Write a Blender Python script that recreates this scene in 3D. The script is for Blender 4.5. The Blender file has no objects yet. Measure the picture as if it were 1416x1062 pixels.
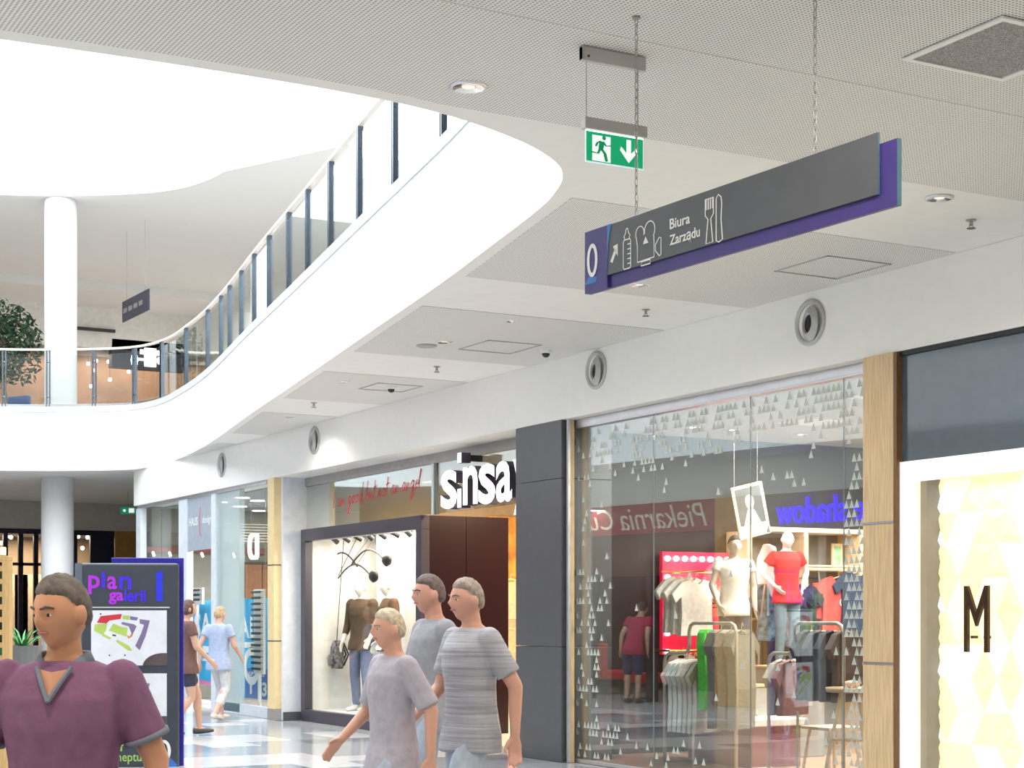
import bpy, bmesh, math, random
from mathutils import Vector, Matrix

# ------------------------------------------------------------------ camera, sky, lights, exposure
SC = bpy.context.scene
COL = SC.collection
R = math.radians
FPX, HY, CX, EYE = 2320.0, 855.0, 708.0, 1.45
YAW = R(29.06)
S_, C_ = math.sin(YAW), math.cos(YAW)
FWD = Vector((S_, C_, 0)); RGT = Vector((C_, -S_, 0)); UP = Vector((0, 0, 1))

cam_d = bpy.data.cameras.new('camera')
cam_d.sensor_width = 36; cam_d.lens = 36 * FPX / 1416
cam_d.shift_y = (HY - 531) / 1416
cam_d.clip_start = .05; cam_d.clip_end = 300
cam = bpy.data.objects.new('camera', cam_d)
cam.location = (0, 0, EYE); cam.rotation_euler = (R(90), 0, -YAW)
COL.objects.link(cam); SC.camera = cam

W_ = bpy.data.worlds.new('daylight_sky'); SC.world = W_; W_.use_nodes = True
bg = W_.node_tree.nodes['Background']
bg.inputs[0].default_value = (.86, .93, 1, 1); bg.inputs[1].default_value = 2.6

def lamp(name, kind, loc, power, color=(1, 1, 1), size=.2, size_y=None, rot=(0, 0, 0), parent=None, spot=None):
    d = bpy.data.lights.new(name, kind); d.energy = power; d.color = color
    if kind == 'AREA':
        d.size = size
        if size_y: d.shape = 'RECTANGLE'; d.size_y = size_y
    elif kind == 'SUN': d.angle = size
    else:
        d.shadow_soft_size = size
        if spot: d.spot_size = R(spot); d.spot_blend = .6
    o = bpy.data.objects.new(name, d); o.location = loc; o.rotation_euler = rot
    COL.objects.link(o)
    if parent: o.parent = parent
    return o

# the daylight that falls through the glazed roof over the atrium
lamp('skylight_daylight', 'AREA', (4.2, 19.5, 10.3), 1900, (.93, .97, 1), 7.5, 23, (0, 0, -R(9)))
SC.view_settings.view_transform = 'Standard'; SC.view_settings.look = 'None'
SC.view_settings.gamma = 1; SC.view_settings.use_curve_mapping = False
SC.view_settings.exposure = 0.12
SC.cycles.use_denoising = True
SC.cycles.max_bounces = 10; SC.cycles.diffuse_bounces = 6; SC.cycles.glossy_bounces = 4
SC.cycles.transparent_max_bounces = 16; SC.cycles.sample_clamp_indirect = 8
SC.cycles.caustics_reflective = False; SC.cycles.caustics_refractive = False
rnd = random.Random(7)

# ------------------------------------------------------------------ levels
H1, H2, HF, HU = 3.45, 4.07, 5.2, 9.25     # bulkhead underside, ceiling, upper floor, upper ceiling
XW, XG = 8.63, 8.81                         # bulkhead face, glass of the clothes shop

def ray(px, py):
    return FWD + RGT * ((px - CX) / FPX) + UP * ((HY - py) / FPX)
def onX(px, py, X):
    d = ray(px, py); t = X / d.x; return Vector((X, d.y * t, EYE + d.z * t))
def onY(px, py, Y):
    d = ray(px, py); t = Y / d.y; return Vector((d.x * t, Y, EYE + d.z * t))
def onZ(px, py, z):
    d = ray(px, py); t = (z - EYE) / d.z; return Vector((d.x * t, d.y * t, z))
def onD(px, py, t):
    d = ray(px, py); return Vector((d.x * t, d.y * t, EYE + d.z * t))

# ------------------------------------------------------------------ materials
_M = {}
def mat(name, col=(.8, .8, .8), rough=.5, metal=0., emit=0., ecol=None, var=.06, scale=9., bump=0., spec=.5, stretch=None, coat=0.):
    if name in _M: return _M[name]
    m = bpy.data.materials.new(name); m.use_nodes = True
    nt = m.node_tree; b = nt.nodes['Principled BSDF']
    b.inputs['Roughness'].default_value = rough; b.inputs['Metallic'].default_value = metal
    b.inputs['Specular IOR Level'].default_value = spec
    b.inputs['Coat Weight'].default_value = coat
    tc = nt.nodes.new('ShaderNodeTexCoord'); mp = nt.nodes.new('ShaderNodeMapping')
    if stretch: mp.inputs['Scale'].default_value = stretch
    nz = nt.nodes.new('ShaderNodeTexNoise'); nz.inputs['Scale'].default_value = scale; nz.inputs['Detail'].default_value = 4
    nt.links.new(tc.outputs['Object'], mp.inputs[0]); nt.links.new(mp.outputs[0], nz.inputs['Vector'])
    rp = nt.nodes.new('ShaderNodeValToRGB')
    lo = [max(0, c * (1 - var)) for c in col]; hi = [min(1, c * (1 + var)) for c in col]
    rp.color_ramp.elements[0].color = (*lo, 1); rp.color_ramp.elements[1].color = (*hi, 1)
    rp.color_ramp.elements[0].position = .3; rp.color_ramp.elements[1].position = .7
    nt.links.new(nz.outputs[0], rp.inputs[0]); nt.links.new(rp.outputs[0], b.inputs['Base Color'])
    if bump:
        bn = nt.nodes.new('ShaderNodeBump'); bn.inputs['Strength'].default_value = bump; bn.inputs['Distance'].default_value = .01
        nt.links.new(nz.outputs[0], bn.inputs['Height']); nt.links.new(bn.outputs[0], b.inputs['Normal'])
    if emit:
        b.inputs['Emission Color'].default_value = (*(ecol or col), 1); b.inputs['Emission Strength'].default_value = emit
    _M[name] = m; return m

def glass(name, tint=(.93, .97, .96), ior=1.5, boost=1.0):
    if name in _M: return _M[name]
    m = bpy.data.materials.new(name); m.use_nodes = True; nt = m.node_tree; nt.nodes.clear()
    out = nt.nodes.new('ShaderNodeOutputMaterial'); mx = nt.nodes.new('ShaderNodeMixShader')
    tr = nt.nodes.new('ShaderNodeBsdfTransparent'); gl = nt.nodes.new('ShaderNodeBsdfGlossy')
    tr.inputs[0].default_value = (*tint, 1); gl.inputs['Roughness'].default_value = 0.0; gl.inputs[0].default_value = (.95, 1, 1, 1)
    # Schlick reflectance from the angle of view, the same on both faces of the sheet
    ge = nt.nodes.new('ShaderNodeNewGeometry'); dt = nt.nodes.new('ShaderNodeVectorMath'); dt.operation = 'DOT_PRODUCT'
    nt.links.new(ge.outputs['Normal'], dt.inputs[0]); nt.links.new(ge.outputs['Incoming'], dt.inputs[1])
    def mth(op, a, b):
        n = nt.nodes.new('ShaderNodeMath'); n.operation = op
        for i, q in enumerate((a, b)):
            if q is None: continue
            if isinstance(q, (int, float)): n.inputs[i].default_value = q
            else: nt.links.new(q, n.inputs[i])
        return n.outputs[0]
    f0 = ((ior - 1) / (ior + 1)) ** 2
    pw = mth('POWER', mth('SUBTRACT', 1.0, mth('ABSOLUTE', dt.outputs['Value'], None)), 5.0)
    fo = mth('ADD', mth('MULTIPLY', pw, 1 - f0), f0)
    mu = nt.nodes.new('ShaderNodeMath'); mu.operation = 'MULTIPLY'; mu.use_clamp = True; mu.inputs[1].default_value = boost
    nt.links.new(fo, mu.inputs[0]); nt.links.new(mu.outputs[0], mx.inputs[0])
    nt.links.new(tr.outputs[0], mx.inputs[1]); nt.links.new(gl.outputs[0], mx.inputs[2]); nt.links.new(mx.outputs[0], out.inputs[0])
    _M[name] = m; return m

def milky(name, tint, amount):
    m = glass(name, tint, 1.5, 1.5); nt = m.node_tree
    out = next(n for n in nt.nodes if n.type == 'OUTPUT_MATERIAL'); src = out.inputs[0].links[0].from_socket
    df = nt.nodes.new('ShaderNodeBsdfDiffuse'); df.inputs[0].default_value = (.75, .84, .84, 1)
    mx = nt.nodes.new('ShaderNodeMixShader'); mx.inputs[0].default_value = amount
    nt.links.new(src, mx.inputs[1]); nt.links.new(df.outputs[0], mx.inputs[2]); nt.links.new(mx.outputs[0], out.inputs[0]); return m

def perforated(name, col, hole, pitch, rad):
    m = bpy.data.materials.new(name); m.use_nodes = True; nt = m.node_tree; b = nt.nodes['Principled BSDF']
    b.inputs['Roughness'].default_value = .8
    tc = nt.nodes.new('ShaderNodeTexCoord')
    def vm(op, a, v=None):
        n = nt.nodes.new('ShaderNodeVectorMath'); n.operation = op; nt.links.new(a, n.inputs[0])
        if v is not None: n.inputs[1].default_value = v
        return n
    a = vm('MULTIPLY', tc.outputs['Object'], (1 / pitch, 1 / pitch, 0)); f = vm('FRACTION', a.outputs[0])
    sb = vm('SUBTRACT', f.outputs[0], (.5, .5, 0)); ln = vm('LENGTH', sb.outputs[0])
    lt = nt.nodes.new('ShaderNodeMath'); lt.operation = 'LESS_THAN'; lt.inputs[1].default_value = rad / pitch
    nt.links.new(ln.outputs['Value'], lt.inputs[0])
    mx = nt.nodes.new('ShaderNodeMix'); mx.data_type = 'RGBA'
    mx.inputs[6].default_value = (*col, 1); mx.inputs[7].default_value = (*hole, 1)
    nt.links.new(lt.outputs[0], mx.inputs[0]); nt.links.new(mx.outputs[2], b.inputs['Base Color'])
    return m

WHITE = mat('white_plaster', (.87, .86, .82), .7, var=.015)
CEIL = mat('white_ceiling_board', (.85, .83, .79), .8, var=.015)
PERF = perforated('perforated_board', (.83, .81, .77), (.3, .29, .275), .021, .0062)
FASC = mat('white_fascia', (.9, .91, .92), .55, var=.01)
STEEL = mat('brushed_steel', (.62, .63, .64), .32, 1, var=.08, stretch=(1, 1, 30))
POSTM = mat('blue_grey_steel', (.2, .25, .31), .25, 1, var=.1)
ALU = mat('silver_aluminium', (.72, .72, .74), .35, .8, var=.04)
GREYM = mat('grey_metal', (.42, .41, .40), .45, .5)
CHROME = mat('chrome_reflector', (.85, .83, .8), .12, 1)
BLACK = mat('black_plastic', (.015, .015, .018), .4)
DARK = mat('dark_recess', (.05, .045, .045), .6)
ANTH = mat('anthracite_cladding', (.115, .12, .13), .38, .3, var=.05)
WOOD = mat('light_oak_veneer', (.7, .5, .28), .45, var=.2, scale=5, stretch=(18, 18, .8), bump=.08)
GOLD = mat('pale_gold_cladding', (.78, .62, .34), .4, var=.05)
PINE = mat('pale_shop_wood', (.72, .55, .36), .5, var=.12, scale=6, stretch=(10, 10, 1))
GLASS = glass('shop_glass', (.9, .94, .935), 1.6, 2.6)
RAILG = glass('railing_glass', (.95, .975, .975), 1.5, 1.0)
CLEARG = glass('clear_glass', (.96, .98, .975), 1.5, .7)
DARKG = glass('tinted_glass', (.05, .06, .08), 1.7, 1.3)
NAVY = mat('navy_panel', (.018, .018, .04), .35)
SIGNG = mat('sign_charcoal', (.085, .09, .1), .42)
SIGNP = mat('sign_purple', (.045, .027, .18), .4)
SIGNB = mat('sign_blue', (.03, .17, .5), .4)
PRINT = mat('white_print', (.85, .85, .83), .5, var=.02)
CLOTHW = mat('white_cotton', (.8, .8, .78), .85, var=.08, bump=.3, scale=30)
RED = mat('red_cotton', (.55, .02, .03), .8, var=.12)
MARK = mat('red_paint', (.7, .01, .03), .5)

# ------------------------------------------------------------------ mesh helpers
class MB:
    def __init__(s): s.v = []; s.f = []; s.mi = []
    def add(s, vs, fs, xf=None, mi=0):
        o = len(s.v)
        s.v += [tuple(xf(*p)) if xf else tuple(p) for p in vs]
        s.f += [tuple(i + o for i in f) for f in fs]; s.mi += [mi] * len(fs); return s
    def box(s, x0, x1, y0, y1, z0, z1, xf=None, mi=0):
        v = [(x, y, z) for z in (z0, z1) for y in (y0, y1) for x in (x0, x1)]
        return s.add(v, [(0, 2, 3, 1), (4, 5, 7, 6), (0, 1, 5, 4), (2, 6, 7, 3), (0, 4, 6, 2), (1, 3, 7, 5)], xf, mi)
    def prism(s, poly, z0, z1, xf=None, mi=0):
        n = len(poly)
        a = sum(poly[i][0] * poly[(i + 1) % n][1] - poly[(i + 1) % n][0] * poly[i][1] for i in range(n))
        if a < 0: poly = poly[::-1]
        v = [(x, y, z0) for x, y in poly] + [(x, y, z1) for x, y in poly]
        f = [tuple(range(n))[::-1], tuple(range(n, 2 * n))] + [(i, (i + 1) % n, n + (i + 1) % n, n + i) for i in range(n)]
        return s.add(v, f, xf, mi)
    def rings(s, rs, cap=True, xf=None, mi=0, close=False):
        n = len(rs[0]); v = [p for r in rs for p in r]; f = []
        m = len(rs)
        for k in range(m if close else m - 1):
            k2 = (k + 1) % m
            for i in range(n):
                j = (i + 1) % n
                f.append((k * n + i, k * n + j, k2 * n + j, k2 * n + i))
        if cap and not close: f.append(tuple(range(n))[::-1]); f.append(tuple((m - 1) * n + i for i in range(n)))
        return s.add(v, f, xf, mi)
    def tube(s, pts, r, n=8, xf=None, mi=0, flat=1.0):
        pts = [Vector(p) for p in pts]; rr = r if isinstance(r, (list, tuple)) else [r] * len(pts)
        rs = []; ref = None
        for i, p in enumerate(pts):
            t = (pts[min(i + 1, len(pts) - 1)] - pts[max(i - 1, 0)]).normalized()
            if ref is None:
                ref = Vector((1, 0, 0)) if abs(t.x) < .9 else Vector((0, 1, 0))
            a = (ref - t * ref.dot(t)).normalized(); b = t.cross(a); ref = a
            rs.append([p + (a * math.cos(2 * math.pi * k / n) + b * math.sin(2 * math.pi * k / n) * flat) * rr[i] for k in range(n)])
        return s.rings(rs, True, xf, mi)
    def lathe(s, prof, n=24, xf=None, mi=0, cap=True):
        return s.rings([[(r * math.cos(2 * math.pi * k / n), r * math.sin(2 * math.pi * k / n), z) for k in range(n)] for r, z in prof], cap, xf, mi)
    def ball(s, c, rx, ry=None, rz=None, n=12, m=8, xf=None, mi=0):
        ry = ry or rx; rz = rz or rx; c = Vector(c)
        rs = [[c + Vector((rx * math.sin(t) * math.cos(2 * math.pi * k / n), ry * math.sin(t) * math.sin(2 * math.pi * k / n), -rz * math.cos(t))) for k in range(n)]
              for t in [math.pi * (.04 + .92 * i / m) for i in range(m + 1)]]
        return s.rings(rs, True, xf, mi)
    def join(s, o, xf=None, mi=None):
        k = len(s.v); s.v += [tuple(xf(*p)) if xf else p for p in o.v]; s.f += [tuple(i + k for i in f) for f in o.f]
        s.mi += [mi if mi is not None else q for q in o.mi]; return s
    def data(s, name, mats):
        me = bpy.data.meshes.new(name); me.from_pydata(s.v, [], s.f)
        for m in (mats if isinstance(mats, (list, tuple)) else [mats]): me.materials.append(m)
        me.polygons.foreach_set('material_index', s.mi); me.update(); return me
    def build(s, name, mats, parent=None, smooth=False, bevel=0, off=None, fixn=False):
        if off is not None: s.v = [(x - off[0], y - off[1], z - off[2]) for x, y, z in s.v]
        me = s.data(name, mats)
        if fixn:
            bm = bmesh.new(); bm.from_mesh(me); bmesh.ops.recalc_face_normals(bm, faces=bm.faces); bm.to_mesh(me); bm.free()
        if smooth: me.shade_smooth()
        o = bpy.data.objects.new(name, me); COL.objects.link(o)
        if parent is not None: o.parent = parent
        if bevel:
            b = o.modifiers.new('bevel', 'BEVEL'); b.width = bevel; b.segments = 2; b.limit_method = 'ANGLE'; b.angle_limit = R(40)
        return o

def tag(o, label=None, cat=None, group=None, kind=None):
    if label: o['label'] = label
    if cat: o['category'] = cat
    if group: o['group'] = group
    if kind: o['kind'] = kind
    return o
def thing(name, label, cat, loc=(0, 0, 0), rz=0, group=None, kind=None):
    o = bpy.data.objects.new(name, None); COL.objects.link(o); o.location = loc; o.rotation_euler = (0, 0, rz)
    o.empty_display_size = .1
    return tag(o, label, cat, group, kind)
def struct(o): o['kind'] = 'structure'; return o
ORD = 'first second third fourth fifth sixth seventh eighth ninth tenth eleventh twelfth thirteenth fourteenth'.split()
def copy_tree(o, parent=None):
    c = o.copy(); COL.objects.link(c)
    if parent is not None: c.parent = parent
    for ch in list(o.children): copy_tree(ch, c)
    return c
def frame(o, u, v, n):
    o, u, v, n = Vector(o), Vector(u), Vector(v), Vector(n)
    return lambda x, y, z=0: o + u * x + v * y + n * z
def wallx(o): return frame(o, (0, -1, 0), (0, 0, 1), (-1, 0, 0))     # a plane that faces the walkway (-X)
def wally(o): return frame(o, (1, 0, 0), (0, 0, 1), (0, -1, 0))      # a plane that faces -Y
def text(s, h, w=None, ext=.002, bold=0, shear=0, spacing=1, mirror=False, align='C', xonly=True):
    cu = bpy.data.curves.new('lettering', 'FONT'); cu.body = s; cu.size = 1; cu.offset = bold; cu.shear = shear
    cu.space_character = spacing; cu.resolution_u = 3; cu.extrude = .5; cu.fill_mode = 'BOTH'
    o = bpy.data.objects.new('lettering', cu); COL.objects.link(o)
    dg = bpy.context.evaluated_depsgraph_get(); dg.update()
    me = o.evaluated_get(dg).to_mesh()
    vs = [tuple(v.co) for v in me.vertices]; fs = [tuple(p.vertices) for p in me.polygons]
    o.evaluated_get(dg).to_mesh_clear(); bpy.data.objects.remove(o); bpy.data.curves.remove(cu)
    xs = [v[0] for v in vs]; ys = [v[1] for v in vs]
    x0, x1, y0, y1 = min(xs), max(xs), min(ys), max(ys)
    sy = h / (y1 - y0); sx = (w / (x1 - x0)) if w else sy
    xm = {'C': (x0 + x1) / 2, 'L': x0, 'R': x1}[align]; g = -1 if mirror else 1
    mb = MB(); mb.add([((x - xm) * sx * g, (y - y0) * sy, (z + .5) * ext) for x, y, z in vs], [f[::-1] if mirror else f for f in fs])
    return mb
def flat(poly, z=.001, th=.001):
    return MB().prism(poly, z, z + th)
def arc(cx, cy, rx, ry, a0, a1, n=16):
    return [(cx + rx * math.cos(R(a0 + (a1 - a0) * i / n)), cy + ry * math.sin(R(a0 + (a1 - a0) * i / n))) for i in range(n + 1)]
def stroke(mb, pts, w, z, th=.001, xf=None, closed=False, mi=0):
    """a flat line of width w along 2-D points"""
    P = [Vector((p[0], p[1])) for p in pts]; n = len(P); L = []; Rr = []
    for i in range(n):
        a = P[(i - 1) % n] if (closed or i > 0) else P[i]; b = P[(i + 1) % n] if (closed or i < n - 1) else P[i]
        t = (b - a); t = t.normalized() if t.length > 1e-9 else Vector((1, 0)); q = Vector((-t.y, t.x)) * w / 2
        L.append(P[i] + q); Rr.append(P[i] - q)
    v = []; f = []
    for l, r_ in zip(L, Rr): v += [(l.x, l.y, z), (r_.x, r_.y, z), (l.x, l.y, z + th), (r_.x, r_.y, z + th)]
    for i in range(n if closed else n - 1):
        a = 4 * i; b = 4 * ((i + 1) % n)
        f += [(a + 2, a + 3, b + 3, b + 2), (a, b, b + 1, a + 1), (a, a + 2, b + 2, b), (a + 1, b + 1, b + 3, a + 3)]
    if not closed: f += [(0, 1, 3, 2), (4 * n - 4, 4 * n - 2, 4 * n - 1, 4 * n - 3)]
    mb.add(v, f, xf, mi); return mb
def slab_with_hole(outer, hole, z, down=True):
    bm = bmesh.new(); es = []
    for loop in (outer, hole):
        vs = [bm.verts.new((p[0], p[1], z)) for p in loop]
        es += [bm.edges.new((vs[i], vs[(i + 1) % len(vs)])) for i in range(len(vs))]
    bmesh.ops.triangle_fill(bm, use_beauty=True, edges=es)
    bmesh.ops.recalc_face_normals(bm, faces=bm.faces)
    bm.normal_update()
    if bm.faces and ((bm.faces[:][0].normal.z > 0) == down): bmesh.ops.reverse_faces(bm, faces=bm.faces[:])
    bm.verts.index_update(); mb = MB()
    mb.add([tuple(v.co) for v in bm.verts], [tuple(v.index for v in f.verts) for f in bm.faces]); bm.free(); return mb
def smooth_loop(P, sub=5):
    out = []; n = len(P)
    for i in range(n):
        p0, p1, p2, p3 = (Vector(P[(i + k - 1) % n]) for k in range(4))
        for k in range(sub):
            t = k / sub
            out.append(tuple(.5 * ((2 * p1) + (p2 - p0) * t + (2 * p0 - 5 * p1 + 4 * p2 - p3) * t * t + (3 * p1 - p0 - 3 * p2 + p3) * t ** 3)))
    return out
def offset_loop(L, d):
    n = len(L); a = sum(L[i][0] * L[(i + 1) % n][1] - L[(i + 1) % n][0] * L[i][1] for i in range(n)); sg = 1 if a > 0 else -1
    out = []
    for i in range(n):
        t = Vector(L[(i + 1) % n]) - Vector(L[i - 1]); t.normalize()
        out.append((L[i][0] + t.y * d * sg, L[i][1] - t.x * d * sg))
    return out

# ================================================================== THE SETTING
VOID = smooth_loop([(-.75, 9.6), (-.3, 8.3), (.7, 7.83), (1.66, 7.76), (2.5, 7.71), (3.34, 7.71), (3.95, 7.8), (4.52, 8.03), (4.9, 8.3), (5.1, 8.56),
    (5.24, 8.88), (5.38, 9.35), (5.65, 10.6), (5.91, 11.85), (6.37, 14.3), (7.04, 17.85), (7.55, 20.6), (8.1, 23.4), (8.42, 25.3), (8.6, 26.8),
    (8.68, 27.8), (8.62, 28.6), (8.35, 29.25), (7.55, 29.9), (6.52, 30.45), (5.4, 30.8), (4.3, 30.7), (3.6, 30.1), (3.2, 28.8), (1.7, 20.5)], 4)
OUT = [(-9, -10), (16, -10), (16, 42), (-9, 42)]

# floor: polished stone tiles
fl = MB().box(-9, 16, -10, 42, -.2, -.004).build('floor', mat('polished_stone', (.38, .4, .42), .16, var=.12, scale=1.3)); struct(fl)
tl = [MB().box(-.298, .298, -.298, .298, -.006, 0).data('tile', mat(n, c, .13, var=.05, scale=3)) for n, c in
      (('white_tile', (.6, .61, .63)), ('grey_tile', (.2, .23, .27)), ('pale_grey_tile', (.33, .36, .4)))]
for j in range(25):
    for i in range(9):
        k = (0, 2, 2, 1, 0)[(j + (i * 7 + j * 3) % 5 // 4) % 5]
        if rnd.random() < .12: k = 2
        o = bpy.data.objects.new('tile', tl[k]); o.location = (3.5 + .6 * i, 13.6 + .6 * j, 0); COL.objects.link(o); o.parent = fl

# ground-floor ceiling with its perforated strips
ce = slab_with_hole(OUT, VOID, H2).build('ceiling', CEIL); struct(ce)
def perf(poly, label=None):
    o = MB().prism(poly, H2 - .004, H2 - .0005).build('perforated_panel', PERF, ce)
    return o
near = [(-6, -9.5), (XW, -9.5), (XW, 6.35), (-4, 6.35)]
perf(near)
vedge = [(x, y - .13) for x, y in VOID if y < 7.85 and 0 < x < 4.3]
perf([(-4, 6.361), (XW, 6.361), (XW, 7.65), (4.45, 7.65)] + sorted([p for p in vedge if p[1] < 7.65], key=lambda p: -p[0]) + [(-4, 7.9)])
for y0, y1 in ((8.95, 11.4), (12.65, 15.15), (16.5, 18.75), (20.15, 22.65), (24, 26)):
    def xe(y):
        return max(p[0] for p in VOID if abs(p[1] - y) < .9) + .12 - .0 * y
    def xi(y):
        q = sorted([p for p in VOID if p[0] > 4.6], key=lambda p: p[1])
        for a, b in zip(q, q[1:]):
            if a[1] <= y <= b[1]: return a[0] + (b[0] - a[0]) * (y - a[1]) / max(1e-6, b[1] - a[1]) + .11
        return 8
    xa, xb = max(xi(y0), 5.4), xi(y1)
    if xa < 8.4: perf([(xa, y0), (XW - .02, y0), (XW - .02, y1), (min(xb, 8.5), y1)])
# access hatches let into the ceiling: thin raised frames round a panel
for (x0, x1, y0, y1) in ((7.86, 8.46, 9.46, 10.08), (7.46, 8.04, 13.88, 14.5), (7.75, 8.3, 17.0, 17.55)):
    mb = MB()
    for a in ((x0, x1, y0, y0 + .012), (x0, x1, y1 - .012, y1), (x0, x0 + .012, y0, y1), (x1 - .012, x1, y0, y1)):
        mb.box(a[0], a[1], a[2], a[3], H2 - .012, H2 - .006)
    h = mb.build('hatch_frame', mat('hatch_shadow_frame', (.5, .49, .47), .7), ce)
# upper floor and the curved fascia round the opening
uf = slab_with_hole(OUT, VOID, HF, False).build('floor_upper', mat('upper_stone_floor', (.6, .58, .55), .3)); struct(uf)
n = len(VOID); vi = offset_loop(VOID, .25)
fb = MB().rings([[(p[0], p[1], z) for p in L] for L, z in ((VOID, H2), (VOID, HF - .06), (VOID, HF), (vi, HF), (vi, H2 + .02))], False)
fa = fb.build('wall_fascia', FASC, fixn=True); struct(fa)
for p in fa.data.polygons: p.use_smooth = abs(p.normal.z) < .3
lo = offset_loop(VOID, -.012)
tr = MB().rings([[(p[0], p[1], z) for p in L] for L, z in ((VOID, HF - .09), (lo, HF - .09), (lo, HF + .012), (VOID, HF + .012))], False, close=True).build('trim_1', mat('pale_grey_trim', (.62, .64, .66), .35), fixn=True); struct(tr)

# upper ceiling with the roof opening
UO = []
for (x, y), (xo, yo) in zip(VOID, offset_loop(VOID, 1)):
    w = 1.15 + (2.6 * min(1, max(0, (28 - y) / 4)) if x > 4.6 else 0) * min(1, max(0, (y - 8) / 1.5))
    UO.append((x + (xo - x) * w, y + (yo - y) * w))
uc = slab_with_hole(OUT, UO, HU).build('ceiling_upper', mat('upper_white_ceiling', (.8, .79, .77), .8, var=.01)); struct(uc)
rv = offset_loop(UO, .05)
sh = MB().rings([[(p[0], p[1], z) for p in L] for L, z in ((UO, HU), (UO, HU + .9))], False).build('wall_roof_opening', FASC, fixn=True); struct(sh)
# a shallow drop of the upper ceiling in front of the upper shops
struct(MB().box(-9, 16, 38.6, 40.7, HU - .22, HU - .001).build('ceiling_drop', uc.data.materials[0]))

# outer shell
for nm, b in (('wall_rear', (-9, 16, -10.2, -10, 0, HU)), ('wall_east', (16, 16.2, -10, 42, 0, HU)), ('wall_north', (-9, 16, 42, 42.2, 0, HU)), ('wall_west', (-9.2, -9, -10, 42, 0, HU))):
    struct(MB().box(*b).build(nm, WHITE))
# the row of shops along the walkway: bulkhead, partitions, ceilings
struct(MB().box(XW, 9.18, -10, 29.41, H1, H2 - .002).build('wall_bulkhead', WHITE))
INT = mat('shop_wall_grey', (.3, .29, .28), .8); INTC = mat('shop_ceiling_grey', (.36, .37, .37), .8)
OAKF = mat('shop_oak_floor', (.42, .27, .17), .35, var=.2, scale=3, stretch=(12, 1, 1))
struct(MB().box(9.18, 16, -10, 29.41, 3.42, H1 + .03).build('ceiling_shops', INTC))
struct(MB().box(8.86, 16, 9.52, 9.62, 0, 3.42).build('wall_partition_cream', INT))
struct(MB().box(8.9, 16, 15.02, 15.16, 0, 3.42).build('wall_partition_clothes', mat('dark_shop_wall', (.014, .01, .01), .6)))
struct(MB().box(9.05, 16, 22.45, 22.6, 0, 3.42).build('wall_partition_fashion', mat('tan_shop_wall', (.45, .36, .26), .7)))
struct(MB().box(XW + .3, 16, 29.3, 29.41, 0, 3.42).build('wall_partition_optician', mat('olive_grey_wall', (.2, .2, .17), .7)))
struct(MB().box(14.3, 14.4, 9.6, 29.3, 0, 3.42).build('wall_shop_backs', INT))
struct(MB().box(8.86, 14.3, 9.62, 15.02, -.003, .006).build('floor_clothes_shop', OAKF))
struct(MB().box(9.1, 14.3, 15.16, 22.45, -.003, .006).build('floor_fashion_shop', mat('shop_grey_floor', (.5, .49, .47), .3)))
# white return wall beside the gold pillar, with its dark skirting
struct(MB().box(8.72, 9.9, 22.38, 22.46, 0, H1).build('wall_return', mat('pale_blue_white_wall', (.74, .77, .82), .6)))
struct(MB().box(8.72, 9.1, 22.36, 22.38, 0, .12).build('baseboard_return', ANTH))
# far end of the ground floor: bulkhead above a dark shopfront
struct(MB().box(-9, 16, 38, 38.3, H1, H2).build('wall_far_bulkhead', mat('warm_grey_plaster', (.6, .56, .5), .8)))
struct(MB().box(-9, 16, 41, 41.2, 0, H1).build('wall_far_shop', mat('far_shop_brown', (.42, .3, .2), .7)))
struct(MB().box(-9, 16, 38.3, 41, H1 - .05, H1).build('ceiling_far_shop', INTC))
struct(MB().box(10.72, 11.38, 38.0, 38.3, 0, H1).build('wall_far_wood', mat('ochre_wood', (.42, .22, .05), .5, var=.1)))
struct(MB().box(11.38, 16, 38, 38.3, 0, H1).build('wall_far_grey', mat('warm_grey_plaster_low', (.4, .37, .33), .8)))

# walkway wall on the other side (it shows in the shop glass): bulkhead, bakery, grey shop
LU = Vector((.1848, .9828, 0)); LN = Vector((.9828, -.1848, 0)); LF = frame((1.04, 22.8, 0), LU, UP, LN)
struct(MB().box(-34, 8.2, H1, H2 - .002, -.35, 0, LF).build('wall_left_bulkhead', WHITE))
struct(MB().box(-34, -9, 0, H1, -.35, -.1, LF).build('wall_left', WHITE))
struct(MB().box(-34, 8.2, HF, HU, -2.2, -2, LF).build('wall_left_upper', mat('upper_shop_grey', (.5, .5, .5), .7)))
struct(MB().box(-9, 8.2, 0, 3.42, -4.1, -4, LF).build('wall_left_back', mat('bakery_back_wall', (.06, .03, .025), .6)))
# upper floor walls
struct(MB().box(13.8, 14, -10, 40.7, HF, HU).build('wall_upper_right', WHITE))
struct(MB().box(-9, 16, 40.7, 40.95, 8.05, HU - .2).build('wall_upper_bulkhead', mat('upper_pale_plaster', (.82, .8, .75), .8)))
struct(MB().box(-9, 16, 41.8, 41.95, HF, 8.05).build('wall_upper_shop', mat('upper_brown_wall', (.5, .3, .19), .6, var=.15, scale=1.5)))
struct(MB().box(-9, 16, 40.95, 41.8, 8.0, 8.05).build('ceiling_upper_shop', INTC))

# round white columns, one on each floor
cp = onD(84, 300, 31.3)
for z0, z1, nm, lb in ((0, H2, 'column', 'round white column standing on the ground floor behind the information board'),
                       (HF, HU, 'column', 'round white column on the upper floor behind the glass railing')):
    xo = -.06 if z0 == 0 else 0
    o = MB().lathe([(.295, z0), (.295, z1)], 40, lambda x, y, z: (cp.x + xo + x, cp.y + y, z)).build(nm, mat('white_column_paint', (.9, .9, .9), .5, var=.01), smooth=False)
    for p in o.data.polygons: p.use_smooth = abs(p.normal.z) < .5
    tag(o, lb, 'column')

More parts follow.
